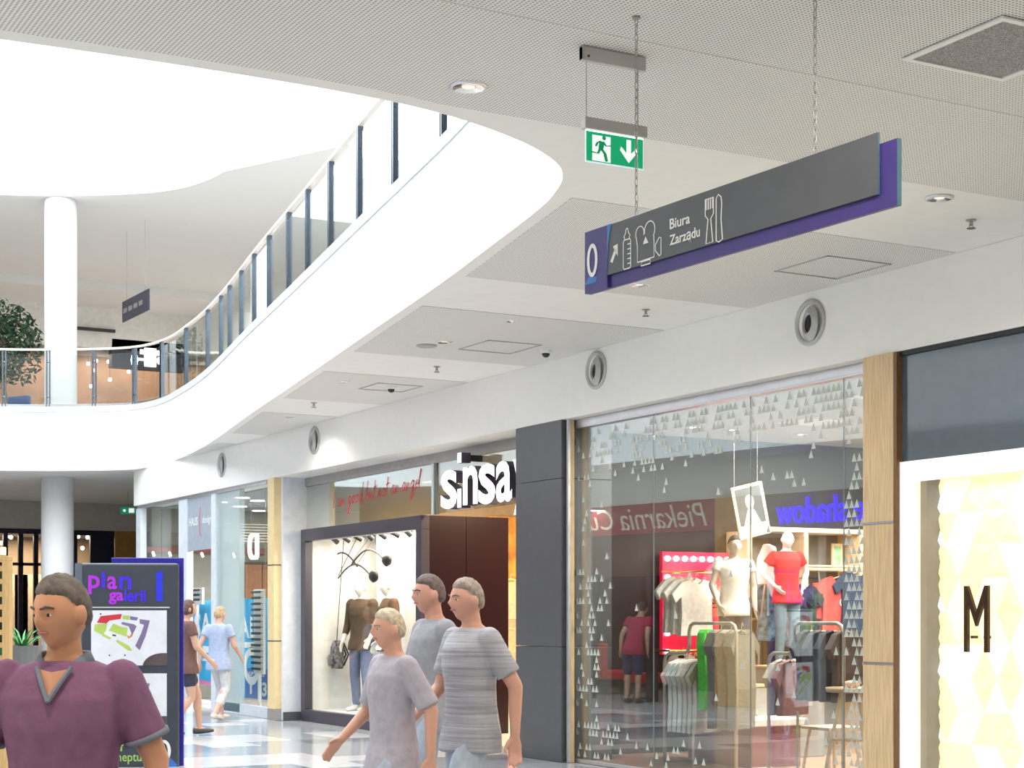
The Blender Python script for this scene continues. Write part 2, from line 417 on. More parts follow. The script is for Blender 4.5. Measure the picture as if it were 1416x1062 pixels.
# ------------------------------------------------------------------ balustrade round the opening
bal = thing('balustrade', 'curved glass balustrade with steel posts and slim handrail round the upper floor opening', 'railing', (0, 0, HF))
RO = offset_loop(VOID, .13)
L = [Vector((p[0], p[1], 0)) for p in RO]; L.append(L[0])
cum = [0]
for a, b in zip(L, L[1:]): cum.append(cum[-1] + (b - a).length)
def at(sv):
    sv %= cum[-1]
    for i in range(len(L) - 1):
        if cum[i] <= sv <= cum[i + 1]:
            t = (sv - cum[i]) / (cum[i + 1] - cum[i] + 1e-9); p = L[i].lerp(L[i + 1], t)
            d = (at_(i + 1) - at_(i)).normalized(); return p, d
    return L[0], Vector((1, 0, 0))
def at_(i): return L[i % (len(L) - 1)]
hr = MB(); m = len(RO)
rr = [[(p.x + q[0] * nx, p.y + q[0] * ny, 1.04 + q[1]) for q in ((-.028, -.012), (.028, -.012), (.028, .022), (-.028, .022))]
      for p, (nx, ny) in [(L[i], ((at_(i + 1) - at_(i - 1)).normalized().y, -(at_(i + 1) - at_(i - 1)).normalized().x)) for i in range(m)]]
hr.rings(rr, False, close=True).build('handrail', mat('pale_handrail', (.75, .68, .6), .4), bal, fixn=True)
MB().rings([[(p[0], p[1], z) for p in Lp] for Lp, z in ((offset_loop(RO, -.02), 0), (offset_loop(RO, -.02), .07), (offset_loop(RO, .02), .07), (offset_loop(RO, .02), 0))], False, close=True).build('base_rail', STEEL, bal, fixn=True)
# start the count where a post stands in the photograph
seen = []
for px, py in ((8, 566), (75, 568), (139, 567), (194, 563), (237, 556), (261, 540), (285, 520), (301, 505), (316, 494), (333, 478), (353, 460), (375, 440), (400, 415), (428, 390), (459, 360), (495, 322), (536, 275), (584, 210)):
    ref = onZ(px, py, HF); ref.z = 0; seen.append(min((((at(q * .03)[0]) - ref).length, q * .03) for q in range(int(cum[-1] / .03)))[1])
seen.sort(); gap = (seen[0] - seen[-1]) % cum[-1]; nx = round(gap / 1.16)
spots = seen + [seen[-1] + gap * (k + 1) / nx for k in range(nx - 1)]; npost = len(spots); spots.append(spots[0] + cum[-1])
pm = MB()
for q in (-.026, .026): pm.box(q - .009, q + .009, -.03, .03, -.05, 1.03)
for z in (.2, .82): pm.tube([(-.04, 0, z), (.04, 0, z)], .014, 8)
pme = pm.data('post', POSTM)
for k in range(npost):
    p, d = at(spots[k]); a = math.atan2(d.y, d.x)
    o = bpy.data.objects.new('post', pme); COL.objects.link(o); o.parent = bal; o.location = (p.x, p.y, 0); o.rotation_euler = (0, 0, a)
    pts = [at(spots[k] + q * (spots[k + 1] - spots[k]))[0] for q in (.06, .25, .5, .75, .94)]
    g = MB()
    for u0, u1 in zip(pts, pts[1:]):
        t = (u1 - u0).normalized(); nn = Vector((t.y, -t.x, 0)) * .005
        g.add([u0 - nn + UP * .1, u1 - nn + UP * .1, u1 + nn + UP * .1, u0 + nn + UP * .1, u0 - nn + UP * .95, u1 - nn + UP * .95, u1 + nn + UP * .95, u0 + nn + UP * .95],
              [(0, 1, 5, 4), (2, 3, 7, 6), (4, 5, 6, 7), (0, 3, 2, 1)])
    g.build('glass_pane', RAILG, bal)

for x, y in ((6.5, 36), (9.5, 37), (12.5, 37.5)): lamp('ceiling_fill', 'SPOT', (x, y, HU - .02), 260, (.96, .98, 1), .1, spot=165)  # spots added without fittings to brighten the upper rear

# ------------------------------------------------------------------ things on the ceiling
def downlight(p, label, r=.085, power=0, col=(1, .93, .84), lit=.0):
    t = thing('downlight', label, 'downlight', p, 0, 'recessed downlights in the mall ceiling')
    MB().lathe([(r + .014, 0), (r + .012, -.01), (r, -.013), (r * .97, -.01)], 24, cap=False).build('rim', ALU, t, True)
    MB().lathe([(r, -.012), (r * .5, -.004), (r * .42, -.004)][::-1], 11, cap=False).build('reflector', CHROME, t)
    MB().lathe([(r * .42, -.0015), (r * .42, -.006)], 14).build('diffuser', mat('lamp_lens_%d' % int(lit * 10), (.55, .5, .42), .3, .3, emit=lit, ecol=col), t)
    if power: lamp('downlight_lamp', 'SPOT', (0, 0, -.03), power, col, .06, parent=t, spot=150)
    return t
LBL = ['mirrored downlight in the perforated ceiling between atrium edge and exit sign', 'mirrored downlight in the smooth ceiling strip right above the dark glass shop', 'small downlight just under the purple corner of the hanging sign',
       'downlight beside a flat round disc near the round air nozzles', 'downlight in the ceiling strip next to the dome camera', 'tiny downlight over the far end of the walkway', 'pale downlight in the perforated strip above the mall nozzles']
for (px, py), lb, rr_ in zip([(648, 119), (1299, 273), (884, 393), (614, 472), (474, 527), (400, 576), (707, 443)], LBL, (.08, .075, .07, .07, .06, .05, .05)):
    downlight(onZ(px, py, H2 - .001), lb, rr_, 60, lit=.6)
for (x, y) in ((.6, 4), (3.2, 4), (5.8, 4), (.6, 0), (3.2, 0), (5.8, 0), (.6, -4), (3.2, -4), (5.8, -4), (-1.8, 2), (-1.8, -3), (-1.4, 6.6), (5.6, 6.6)):
    lamp('ceiling_fill', 'SPOT', (x, y, H2 - .02), 185, (1, .92, .83), .08, spot=160)  # added spots without fittings, lighting the near floor and, by bounce, the ceiling

def sprinkler(p, label):
    t = thing('sprinkler', label, 'sprinkler', p, 0, 'sprinkler heads under the mall ceiling')
    MB().lathe([(.035, 0), (.035, -.006), (.012, -.008), (.012, -.035), (.006, -.04)], 14).build('body', GREYM, t)
    MB().lathe([(.03, -.055), (.03, -.058)], 12).build('deflector', mat('dark_brass', (.16, .12, .08), .4, .8), t)
    m = MB()
    for q in (-1, 1): m.tube([(q * .011, 0, -.03), (q * .017, 0, -.045), (q * .004, 0, -.056)], .003, 6)
    m.build('yoke', GREYM, t)
for (px, py), lb in zip([(1343, 304), (893, 428), (604, 507), (434, 557)], ['sprinkler head in the smooth strip above the wood pillar', 'sprinkler head between hanging sign and second air nozzle', 'sprinkler head in the strip past the flat disc', 'sprinkler head near the corner where fascia meets bulkhead']):
    sprinkler(onZ(px, py, H2 - .001), lb)
def dome(p, label):
    t = thing('dome_camera', label, 'camera', p, 0, 'security dome cameras')
    MB().lathe([(.055, 0), (.055, -.03), (.045, -.035)], 20).build('housing', PRINT, t, bevel=.004)
    MB().ball((0, 0, -.035), .04, .04, .04, 14, 8).build('lens_dome', BLACK, t, True)
dome(onZ(541, 534, H2 - .001), 'white dome camera with dark lens under the ceiling above the red handwriting')
dome(onZ(755, 484, H2 - .001), 'white dome camera tucked against the bulkhead before the second nozzle')
o = MB().lathe([(.1, 0), (.1, -.012), (.085, -.02)], 28).build('detector', mat('grey_disc', (.4, .39, .37), .6)); o.location = onZ(590, 477, H2 - .001)
tag(o, 'flat grey round disc on the ceiling next to a downlight', 'detector')

# square air grille near the camera
t = thing('air_grille', 'square grey textured air return grille with white rim in the perforated ceiling', 'grille', (5.71, 5.64, H2 - .007))
MB().box(-.285, .285, -.285, .285, -.004, 0).build('mesh_panel', mat('grille_mesh', (.3, .28, .28), .7, var=.75, scale=160), t)
for a in ((-.32, .32, -.32, -.285), (-.32, .32, .285, .32), (-.32, -.285, -.285, .285), (.285, .32, -.285, .285)):
    MB().box(a[0], a[1], a[2], a[3], -.012, 0).build('rim', PRINT, t, bevel=.003)

# round air nozzles in the bulkhead
def nozzle(y, z, label):
    t = thing('air_nozzle', label, 'air nozzle', (XW, y, z), 0, 'round air nozzles in the bulkhead')
    def xf(x, y_, z_): return (-z_, x, y_)
    MB().lathe([(.185, 0), (.188, .012), (.165, .022), (.15, .016), (.145, -.004)], 40, xf, cap=False).build('flange', mat('grey_nozzle', (.5, .5, .49), .45, .2), t, True)
    # the bowl is turned a little down the walkway
    a = R(14)
    def xf2(x, y_, z_):
        return (-(z_ * math.cos(a) - x * math.sin(a)), x * math.cos(a) + z_ * math.sin(a) * -1, y_ - .012)
    MB().lathe([(.145, .006), (.135, .02), (.11, .035), (.088, .05), (.08, .052)], 40, xf2, cap=False).build('bowl', mat('grey_nozzle_bowl', (.46, .46, .44), .4, .2), t, True)
    MB().lathe([(.082, .054), (.072, .03), (.07, .026)], 32, xf2, cap=False).build('throat_ring', mat('pale_nozzle_ring', (.6, .6, .58), .4), t, True)
    MB().lathe([(.073, .028), (.05, .024), (.0005, .022)], 32, xf2).build('throat', mat('dark_throat', (.06, .05, .05), .6), t, True)
for (px, py), lb in zip([(1121, 446), (825, 512), (435, 609), (307, 643)], ['largest round grey air nozzle, in the bulkhead above the triangle-decorated shop window', 'round grey air nozzle in the bulkhead beside the dark pillar top', 'round grey air nozzle in the bulkhead above the fashion shop', 'smallest round grey air nozzle, above the optician shop']):
    p = onX(px, py, XW); nozzle(p.y, p.z, lb)
# ------------------------------------------------------------------ hanging direction sign
def chain(parent, p0, p1, name='chain', r=.0022):
    """small wire links one under another, joined as one part"""
    m = MB(); n_ = max(2, int((p0 - p1).length / .034)); d = (p1 - p0) / n_
    for k in range(n_):
        c = p0 + d * (k + .5); hl = d.length * .62
        q = [(math.cos(a) * .007, math.sin(a) * hl) for a in [2 * math.pi * i / 8 for i in range(9)]]
        m.tube([c + (Vector((u, 0, w)) if k % 2 else Vector((0, u, w))) for u, w in q], r, 5)
    return m.build(name, GREYM, parent)
SL = onD(811, 322, 7.62); SRt = onD(1216, 183, 7.62 * (855 - 322) / (855 - 183))
KS = 7.62 / 8.62     # the symbols were laid out for a sign seen from 8.62 m
top = SL.z; SU = Vector((SRt.x - SL.x, SRt.y - SL.y, 0)); SLEN = SU.length / KS; SU.normalize(); SN = Vector((SU.y, -SU.x, 0))
if SN.dot(Vector((SL.x, SL.y, 0))) > 0: SN = -SN
sg = thing('direction_sign', 'long charcoal and purple direction sign hanging on two chains', 'sign', (SL.x, SL.y, top), math.atan2(SU.y, SU.x))
sx = lambda x, y, z=0: (x * KS, -z, y * KS)       # sign space: x along, y up (0 = top edge), z out of the face
SHh = (407 - 322) * 8.62 / FPX
MB().box(0, SLEN + .095, -SHh, -.045, -.026, -.004, sx).build('purple_panel', SIGNP, sg, bevel=.002)
MB().box(.02, SLEN, -SHh + .062, 0, -.002, .008, sx).build('charcoal_panel', SIGNG, sg, bevel=.002)
MB().box(0, .2, -SHh, 0, -.003, .0095, sx).build('level_panel', SIGNP, sg, bevel=.001)
m = MB(); m.add([sx(SLEN + .0955, y, z) for y, z in ((-SHh, -.026), (-.045, -.026), (-.045, -.004), (-SHh, -.004))], [(0, 1, 2, 3)])
m.add([sx(SLEN + .0006, y, z) for y, z in ((-SHh + .062, -.002), (0, -.002), (0, .008), (-SHh + .062, .008))], [(0, 1, 2, 3)])
m.build('edge_strip', mat('teal_sign_edge', (.1, .22, .26), .3), sg)
F0 = .0097
MB().prism([(.2, -SHh + .09), (.2, 0), (.235, 0), (.21, -.09), (.2, -SHh + .09)][:4], F0, F0 + .0006, sx).build('blue_flash', SIGNB, sg)
MB().prism([(.0, -SHh + .045), (.045, -SHh + .09), (.11, -SHh + .07), (.1, -SHh + .045)], F0, F0 + .0006, sx).build('blue_flash', SIGNB, sg)
m = MB(); stroke(m, arc(.07, -.155, .036, .075, 0, 360, 28)[:-1], .021, F0 + .001, closed=True, xf=sx); m.build('numeral_zero', PRINT, sg)
F1 = .0085
m = MB()    # arrow pointing up and across
stroke(m, [(.235, -.195), (.275, -.135)], .02, F1, xf=sx); m.prism([(.25, -.118), (.29, -.112), (.29, -.172), (.272, -.155), (.263, -.14)], F1, F1 + .001, sx); m.build('arrow', PRINT, sg)
m = MB()    # baby bottle
stroke(m, [(.345, -.25), (.337, -.242), (.337, -.115), (.345, -.105), (.35, -.095), (.34, -.09), (.35, -.08), (.357, -.07), (.36, -.055), (.368, -.05), (.376, -.055), (.379, -.07), (.386, -.08), (.396, -.09), (.386, -.095),
    (.391, -.105), (.399, -.115), (.399, -.242), (.391, -.25)], .0055, F1, closed=True, xf=sx)
stroke(m, [(.345, -.105), (.391, -.105)], .005, F1, xf=sx)
for k in range(5): stroke(m, [(.372, -.13 - .024 * k), (.398, -.13 - .024 * k)], .005, F1, xf=sx)
m.build('bottle_symbol', PRINT, sg)
m = MB()    # film camera
stroke(m, [(.455, -.235), (.455, -.155)] + [(.45, -.135)] + arc(.475, -.098, .034, .036, 215, -20, 12) + arc(.555, -.096, .042, .044, 190, -40, 14) + [(.59, -.15), (.59, -.232)], .0055, F1, closed=True, xf=sx)
m.prism([(.5, -.155), (.522, -.12), (.545, -.155)], F1, F1 + .001, sx)
stroke(m, [(.602, -.175), (.602, -.205), (.632, -.235), (.646, -.23), (.646, -.15), (.632, -.145)], .0055, F1, closed=True, xf=sx)
stroke(m, [(.485, -.238), (.56, -.238), (.56, -.258), (.485, -.258)], .006, F1, closed=True, xf=sx); m.build('film_camera_symbol', PRINT, sg)
m = MB(); m.join(text('Biura', .05, .155, .001, .012, align='L'), lambda x, y, z: sx(x + .715, y - .125, z + F1)); m.join(text('Zarządu', .062, .23, .001, .012, align='L'), lambda x, y, z: sx(x + .715, y - .215, z + F1)); m.build('lettering', PRINT, sg)
m = MB()    # fork and knife
stroke(m, [(.99, -.245), (1.005, -.135), (.985, -.115), (.985, -.04), (1.045, -.04), (1.045, -.115), (1.025, -.135), (1.04, -.245)], .006, F1, closed=True, xf=sx)
for k in range(4): m.box(.988 + .016 * k, .995 + .016 * k, -.09, -.04, F1, F1 + .001, sx)
stroke(m, [(1.065, -.245), (1.065, -.05), (1.08, -.035), (1.1, -.05), (1.105, -.08), (1.1, -.15), (1.11, -.245), (1.085, -.255)], .006, F1, closed=True, xf=sx); m.build('cutlery_symbol', PRINT, sg)
for px in (880, 1127):
    # chain hangs from the ceiling to the sign's top edge, straight above it
    tt = (px - 811) / (1216 - 811); d = ray(px, 300); den = d.x * SU.y - d.y * SU.x
    k = (SL.x * -d.y + SL.y * d.x) / -(SU.x * -d.y + SU.y * d.x) if abs(den) > 1e-9 else tt * SLEN
    chain(sg, Vector((k, 0, H2 - .008 - top)), Vector((k, 0, -.01)))
    MB().lathe([(.018, H2 - .007 - top), (.018, H2 - .014 - top)], 12, lambda x, y, z: (x + k, y, z)).build('ceiling_hook', GREYM, sg)

# ------------------------------------------------------------------ emergency exit sign under the ceiling
EX0 = onZ(806, 62, H2 - .006); EX1 = onZ(892, 80, H2 - .006); dd = EX0.y; ew = EX1.x - EX0.x
ex = thing('exit_sign', 'green emergency exit sign with running figure and arrow, hung below a grey ceiling box', 'sign', (EX0.x, EX0.y, H2 - .006))
def ez(py): return (EYE + (HY - py) * (EX0.x * S_ + EX0.y * C_) / FPX) - (H2 - .006)
es = lambda x, y, z=0: (x, -z, y)
MB().box(0, ew, ez(82), 0, -.035, .0, es).build('ceiling_box', mat('exit_grey_housing', (.55, .53, .51), .4, .1), ex, bevel=.004)
MB().box(.0, .006, ez(82) + .004, -.005, -.03, .0015, es).build('end_cap', GREYM, ex)
MB().lathe([(.006, 0), (.006, .004)], 10, lambda x, y, z: es(x + .03, ez(82) + y + .02, z)).build('indicator', BLACK, ex)
MB().box(.012, ew + .006, ez(176), ez(160), -.04, .004, es).build('lamp_bar', mat('exit_grey_housing', (.55, .53, .51), .4, .1), ex, bevel=.004)
for q in (.03, ew - .035): MB().tube([es(q, ez(82) + .004, -.018), es(q, ez(160) - .004, -.018)], .0022, 6).build('suspension_wire', GREYM, ex)
px0, px1, pt, pb = .03, ew - .008, ez(176), ez(219)
MB().box(px0 - .004, px1 + .004, pb - .006, pt + .003, -.024, -.019, es).build('acrylic_plate', mat('acrylic_edge', (.75, .85, .95), .2, emit=.5, ecol=(.8, .9, 1)), ex)
MB().box(px0, px1, pb, pt - .006, -.019, -.017, es).build('green_panel', mat('exit_green', (.0, .3, .12), .3, emit=.55, ecol=(.0, .42, .17)), ex)
MB().box(px0, px1, pt - .006, pt + .001, -.019, -.0165, es).build('light_strip', mat('exit_light_strip', (.9, 1, .95), .3, emit=2.5, ecol=(.8, 1, .9)), ex)
PW = mat('exit_white', (.85, .88, .86), .4, emit=.75); gw, gh = px1 - px0, pt - pb
def ep(x, y, z=0): return es(px0 + x * gw, pb + y * gh, z)
MB().prism([(.1, .03), (.42, .03), (.42, .86), (.1, .86)], -.017, -.0163, ep).build('doorway', PW, ex)
m = MB(); m.prism([(.705, .87), (.785, .87), (.785, .42), (.88, .62), (.9, .5), (.745, .12), (.59, .5), (.61, .62), (.705, .42)], -.017, -.0163, ep); m.build('arrow', PW, ex)
m = MB(); EXm = mat('exit_green_figure', (0, .25, .1), .3, emit=.35, ecol=(0, .42, .17))
m.prism(arc(.305, .8, .035, .07, 0, 360, 14)[:-1], -.0162, -.0156, ep)
sk = lambda pts, w: stroke(m, pts, w, -.0162, .0006, xf=ep)
sk([(.27, .68), (.25, .45)], .09); sk([(.29, .68), (.34, .55), (.42, .58)], .04); sk([(.25, .69), (.19, .62), (.16, .5)], .04)
sk([(.25, .46), (.32, .3), (.35, .06)], .055); sk([(.24, .46), (.2, .28), (.08, .3)], .05); sk([(.33, .06), (.37, .08)], .04)
m.build('running_figure', EXm, ex)
# small far exit sign
q = onD(177, 706, 34.5)
fx = thing('far_exit_sign', 'tiny green exit sign below the far ceiling, beside the bulkhead corner', 'sign', q, -YAW)
MB().box(-.15, .15, -.012, .012, -.07, .07).build('green_panel', mat('far_exit_green', (.0, .3, .15), .4, emit=.4), fx)
m = MB(); m.box(.02, .13, -.0135, -.0122, -.045, .045); m.prism(arc(-.07, 0, .03, .03, 0, 360, 10)[:-1], .0122, .0135, lambda x, y, z: (x, -z, y)); m.build('pictogram', PW, fx)
MB().tube([(0, 0, .07), (0, 0, H2 - q.z)], .006, 6).build('rod', GREYM, fx)
# hanging sign on the upper floor
q = onD(170, 446, 34); q2 = onD(206, 430, 32.6)
us = thing('upper_direction_sign', 'small dark direction sign hanging below the upper ceiling', 'sign', (q.x, q.y, q.z), math.atan2(q2.y - q.y, q2.x - q.x))
ul = math.hypot(q2.x - q.x, q2.y - q.y); uh = 28 * 34 / FPX
MB().box(0, ul, -.015, .015, 0, uh).build('panel', mat('dark_purple_sign', (.04, .04, .07), .4), us)
m = MB()
for k in range(4): m.box(.08 + k * .2 * ul, .08 + k * .2 * ul + .14 * ul, -.018, -.0155, uh * .4, uh * .62)
m.build('lettering', mat('dim_print', (.3, .3, .3), .5), us)
for k in (.15, .85): MB().tube([(ul * k, 0, uh), (ul * k, 0, HU - q.z)], .003, 6).build('rod', GREYM, us)

# ================================================================== FIGURES
def remeshed(mb, voxel, name, mats, parent, sm=3, smooth=True):
    me = mb.data('tmp', []) if False else mb.data('tmp', mats)
    o = bpy.data.objects.new('tmp', me); COL.objects.link(o)
    r = o.modifiers.new('r', 'REMESH'); r.mode = 'VOXEL'; r.voxel_size = voxel; r.use_smooth_shade = True
    if sm:
        s = o.modifiers.new('s', 'SMOOTH'); s.factor = .5; s.iterations = sm
    dg = bpy.context.evaluated_depsgraph_get(); dg.update()
    m2 = bpy.data.meshes.new_from_object(o.evaluated_get(dg)); bpy.data.objects.remove(o)
    m2.name = name; m2.materials.clear()
    for m in (mats if isinstance(mats, (list, tuple)) else [mats]): m2.materials.append(m)
    m2.shade_smooth()
    q = bpy.data.objects.new(name, m2); COL.objects.link(q); q.parent = parent
    return q
def eloft(mb, rs, n=20):
    """rings (centre, half-width vector, half-depth vector)"""
    mb.rings([[Vector(c) + Vector(a) * math.cos(2 * math.pi * k / n) + Vector(b) * math.sin(2 * math.pi * k / n) for k in range(n)] for c, a, b in rs]); return mb
def limb(mb, pts, rad, n=12):
    # extra rings along the way so that joints round off
    P = []; Q = []
    for (a, b), (r0, r1) in zip(zip(pts, pts[1:]), zip(rad, rad[1:])):
        a, b = Vector(a), Vector(b)
        for k in range(4): P.append(a.lerp(b, k / 4)); Q.append(r0 + (r1 - r0) * k / 4)
    P.append(Vector(pts[-1])); Q.append(rad[-1])
    mb.tube(P, Q, n); 
    for p, r in zip(pts, rad): mb.ball(p, r * .98, n=10, m=6)
    return mb
HEADC = Vector((0, .025, 1.625))
def head_pt(d, grow=0):
    x, y, z = d
    rx, ry, rz = .073 + grow, .094 + grow, .116 + grow
    jaw = max(0, -z)
    px = x * rx * (1 - .34 * jaw ** 1.6); pz = z * rz
    py = y * ry * (1 - .10 * jaw ** 2) if y < 0 else y * ry * (1 - .06 * jaw)
    if not grow and y > 0:
        py += .024 * math.exp(-(x / .15) ** 2 - ((z + .16) / .15) ** 2) + .010 * math.exp(-(x / .10) ** 2 - ((z - .05) / .16) ** 2)
        py -= .011 * math.exp(-((abs(x) - .38) / .16) ** 2 - ((z - .03) / .10) ** 2)
        py += .005 * math.exp(-((z - .22) / .08) ** 2 - (x / .6) ** 2)
        py += .007 * math.exp(-(x / .22) ** 2 - ((z + .46) / .09) ** 2) - .005 * math.exp(-(x / .25) ** 2 - ((z + .62) / .06) ** 2)
        py += .010 * math.exp(-(x / .25) ** 2 - ((z + .82) / .12) ** 2)
    if z < -.3 and y < 0: py *= 1 - .25 * min(1, (-z - .3) / .6)
    return Vector((px, py, pz))
def sphere_dirs(nu, nv):
    return [[(math.sin(t) * math.cos(2 * math.pi * k / nu), math.sin(t) * math.sin(2 * math.pi * k / nu), -math.cos(t)) for k in range(nu)]
            for t in [math.pi * (.01 + .98 * i / nv) for i in range(nv + 1)]]
def hand(mb, w, d, side_n, k=1, curl=.5):
    """palm, four unequal bent fingers and a thumb; d along the forearm, side_n points to the thumb side"""
    d = d.normalized(); t = (side_n - d * side_n.dot(d)).normalized(); nrm = d.cross(t)
    W = lambda a, b, c: w + d * a * k + t * b * k + nrm * c * k
    eloft(mb, [(W(a, 0, 0), t * hw * k, nrm * th * k) for a, hw, th in ((-.01, .024, .02), (.02, .033, .017), (.06, .041, .015), (.092, .040, .011))], 14)
    for q, ln in zip((.031, .0105, -.0105, -.031), (.070, .080, .074, .056)):
        a = [W(.07, q * .9, 0), W(.098, q, -.002), W(.098 + ln * .45, q * 1.05, -.008 * curl - .012 * curl), W(.098 + ln * .8, q * 1.05, -.035 * curl), W(.098 + ln * .95, q * 1.05, -.052 * curl)]
        mb.tube(a, [.0095 * k, .0095 * k, .0085 * k, .008 * k, .006 * k], 8)
    mb.tube([W(.015, .022, -.004), W(.045, .047, -.012), W(.075, .06, -.02), W(.098, .062, -.026)], [.013 * k, .0115 * k, .010 * k, .007 * k], 8)

def person(name, label, loc, rz, H=1.75, voxel=.011, skin=(.55, .32, .22), hair=None, haircol=(.1, .08, .07), hair_low=.1, top=None, sleeve=.55, bottom=None, leg_to='ankle',
           shoes=(.1, .08, .07), pose=None, lean=0., face=True, cat='person', group=None, collar=None, hem=.8, slim=1., dress_flare=0, headless=False, head_turn=0., z0=0, nod=0., stripes=False):
    k = H / 1.75
    t = thing(name, label, cat, loc, rz, group)
    J = dict(shL=(-.185, -.01, 1.42), shR=(.185, -.01, 1.42), elL=(-.235, -.05, 1.14), elR=(.235, -.05, 1.14), wrL=(-.25, .05, .9), wrR=(.25, .05, .9),
             hipL=(-.09, 0, .9), hipR=(.09, 0, .9), knL=(-.1, .02, .5), knR=(.1, .02, .5), anL=(-.1, -.02, .085), anR=(.1, -.02, .085), toL=0., toR=0.)
    J.update(pose or {})
    def LN_(p):      # lean of the upper body
        p = Vector(p); 
        if p.z > .9: p.y += lean * (p.z - .9); p.z -= abs(lean) * .28 * (p.z - .9) * abs(lean)
        return p
    V = {q: (LN_(v) if q[:2] in ('sh', 'el', 'wr') else Vector(v)) for q, v in J.items() if not isinstance(v, float)}
    sm = mat('skin_%02d%02d%02d' % tuple(int(c * 99) for c in skin), skin, .5, var=.05, scale=6)
    S = lambda *p: tuple(q * k for q in p)
    b = MB()
    tor = [(.84, .0, .125, .095), (.9, -.005, .165, .115), (.97, -.01, .162, .118), (1.06, -.005, .148, .112), (1.16, 0, .148, .112), (1.27, .005, .165, .12), (1.36, 0, .178, .115), (1.42, -.01, .165, .095), (1.455, -.018, .13, .075), (1.49, -.018, .062, .058)]
    def torso(mb, g=0, lo=0, hi=9, flare=0):
        zs = [q for q in tor if lo <= q[0] <= hi]
        if lo > tor[0][0] or flare:
            pass
        eloft(mb, [(LN_((0, y, z)), Vector((w * slim + g + flare * max(0, 1.1 - z), 0, 0)), Vector((0, dp + g + flare * .6 * max(0, 1.1 - z), 0))) for z, y, w, dp in zs], 24)
    torso(b)
    for s in 'LR':
        sg_ = -1 if s == 'L' else 1
        limb(b, [V['sh' + s], V['el' + s], V['wr' + s]], [.052, .042, .027])
        b.ball(V['sh' + s], .062, .058, .06, 12, 8)
        limb(b, [V['hip' + s], V['kn' + s], V['an' + s]], [.088, .056, .037])
        q0, q1 = V['kn' + s], V['an' + s]; b.ball(q0.lerp(q1, .3) + Vector((0, -.015, 0)), .048, .05, .1, 12, 8)
        a = V['an' + s]; up = J['to' + s]
        eloft(b, [((a.x, a.y - .06, a.z - .035), (.028, 0, 0), (0, 0, .045)), ((a.x, a.y, a.z - .035), (.036, 0, 0), (0, 0, .048)), ((a.x, a.y + .1, a.z - .05 + up * .5), (.045, 0, 0), (0, 0, .03)), ((a.x, a.y + .17, a.z - .06 + up), (.036, 0, 0), (0, 0, .02))], 12)
        hand(b, V['wr' + s], V['wr' + s] - V['el' + s], Vector((-.25 * sg_, 1, 0)))
    hc = LN_(HEADC); nk = LN_((0, -.018, 1.44))
    hm = Matrix.Rotation(head_turn, 3, 'Z') @ Matrix.Rotation(-nod, 3, 'X')
    hx = lambda p: hc + hm @ Vector(p)
    if not headless:
        b.tube([nk, nk.lerp(hc + Vector((0, -.02, -.03)), .5), hc + Vector((0, -.02, -.03))], [.06, .054, .05], 14)
        b.rings([[hx(head_pt(d)) for d in row] for row in sphere_dirs(40, 30)])
        for s in (-1, 1): b.ball(hx((s * .082, -.01, -.005)), .016, .021, .034, 10, 8)
    b.v = [S(*p) for p in b.v]
    body = remeshed(b, voxel, 'body', sm, t, 2)
    # clothes
    if top:
        g = MB(); tm = mat('cloth_%s' % name + '%02d%02d%02d' % tuple(int(c * 99) for c in top), top, .85, var=.28 if stripes else .1, bump=.25, scale=14 if stripes else 24, stretch=(.15, .15, 5) if stripes else None)
        zs = [q for q in tor if q[0] >= hem - .02 and q[0] < 1.48] + [(1.478, -.018, .075, .066)]
        if hem < .84: zs = [(hem, 0, .19, .14), (.835, 0, .19, .138)] + [(z, y, max(w, .186) if z < .95 else w, max(dp, .13) if z < .95 else dp) for z, y, w, dp in zs if z > .85]
        eloft(g, [(LN_((0, y, z)), Vector((min(w, .19) * slim + .016 + dress_flare * max(0, 1.1 - z), 0, 0)), Vector((0, dp + .016 + dress_flare * .7 * max(0, 1.1 - z), 0))) for z, y, w, dp in zs], 24)
        for s in 'LR':
            a, e, w_ = V['sh' + s], V['el' + s], V['wr' + s]
            if sleeve > 0:
                pts = [a.lerp(e, min(1, q)) if q <= 1 else e.lerp(w_, q - 1) for q in ([0, sleeve * .5, sleeve] if sleeve <= 1 else [0, .5, 1, (sleeve + 1) / 2, sleeve])]
                g.tube(pts, [.066, .067, .069] if sleeve <= 1 else [.074, .064, .058, .05, .042], 14)
            g.ball(a, .065, .064, .064, 12, 8)
        g.v = [S(*p) for p in g.v]; remeshed(g, voxel, 'shirt', tm, t, 3)
    if collar:
        g = MB(); cm = mat('collar_%02d%02d' % (int(collar[0] * 99), int(collar[2] * 99)), collar, .8)
        g.rings([[S(*(LN_((rx * math.cos(2 * math.pi * q / 24), -.012 + ry * math.sin(2 * math.pi * q / 24), z - .05 * max(0, math.sin(2 * math.pi * q / 24)) ** 2)))) for q in range(24)] for rx, ry, z in ((.082, .08, 1.468), (.1, .1, 1.462), (.078, .078, 1.51), (.07, .07, 1.505))], False, close=True)
        g.build('collar', cm, t, True, fixn=True)
        g = MB(); g.add([S(*LN_(p)) for p in ((-.05, .09, 1.455), (.05, .09, 1.455), (0, .143, 1.36), (0, .112, 1.445))], [(0, 3, 2), (3, 1, 2)]); g.build('neck_opening', sm, t)
        g = MB()
        for a_, b_ in (((-.055, .088, 1.46), (0, .146, 1.355)), ((.055, .088, 1.46), (0, .146, 1.355))): g.tube([LN_(a_), LN_(a_).lerp(LN_(b_), .5) + Vector((0, .006, 0)), LN_(b_)], .008, 6)
        g.v = [S(*p) for p in g.v]; q_ = g.build('collar_edge', cm, t); q_['kind'] = 'stuff'
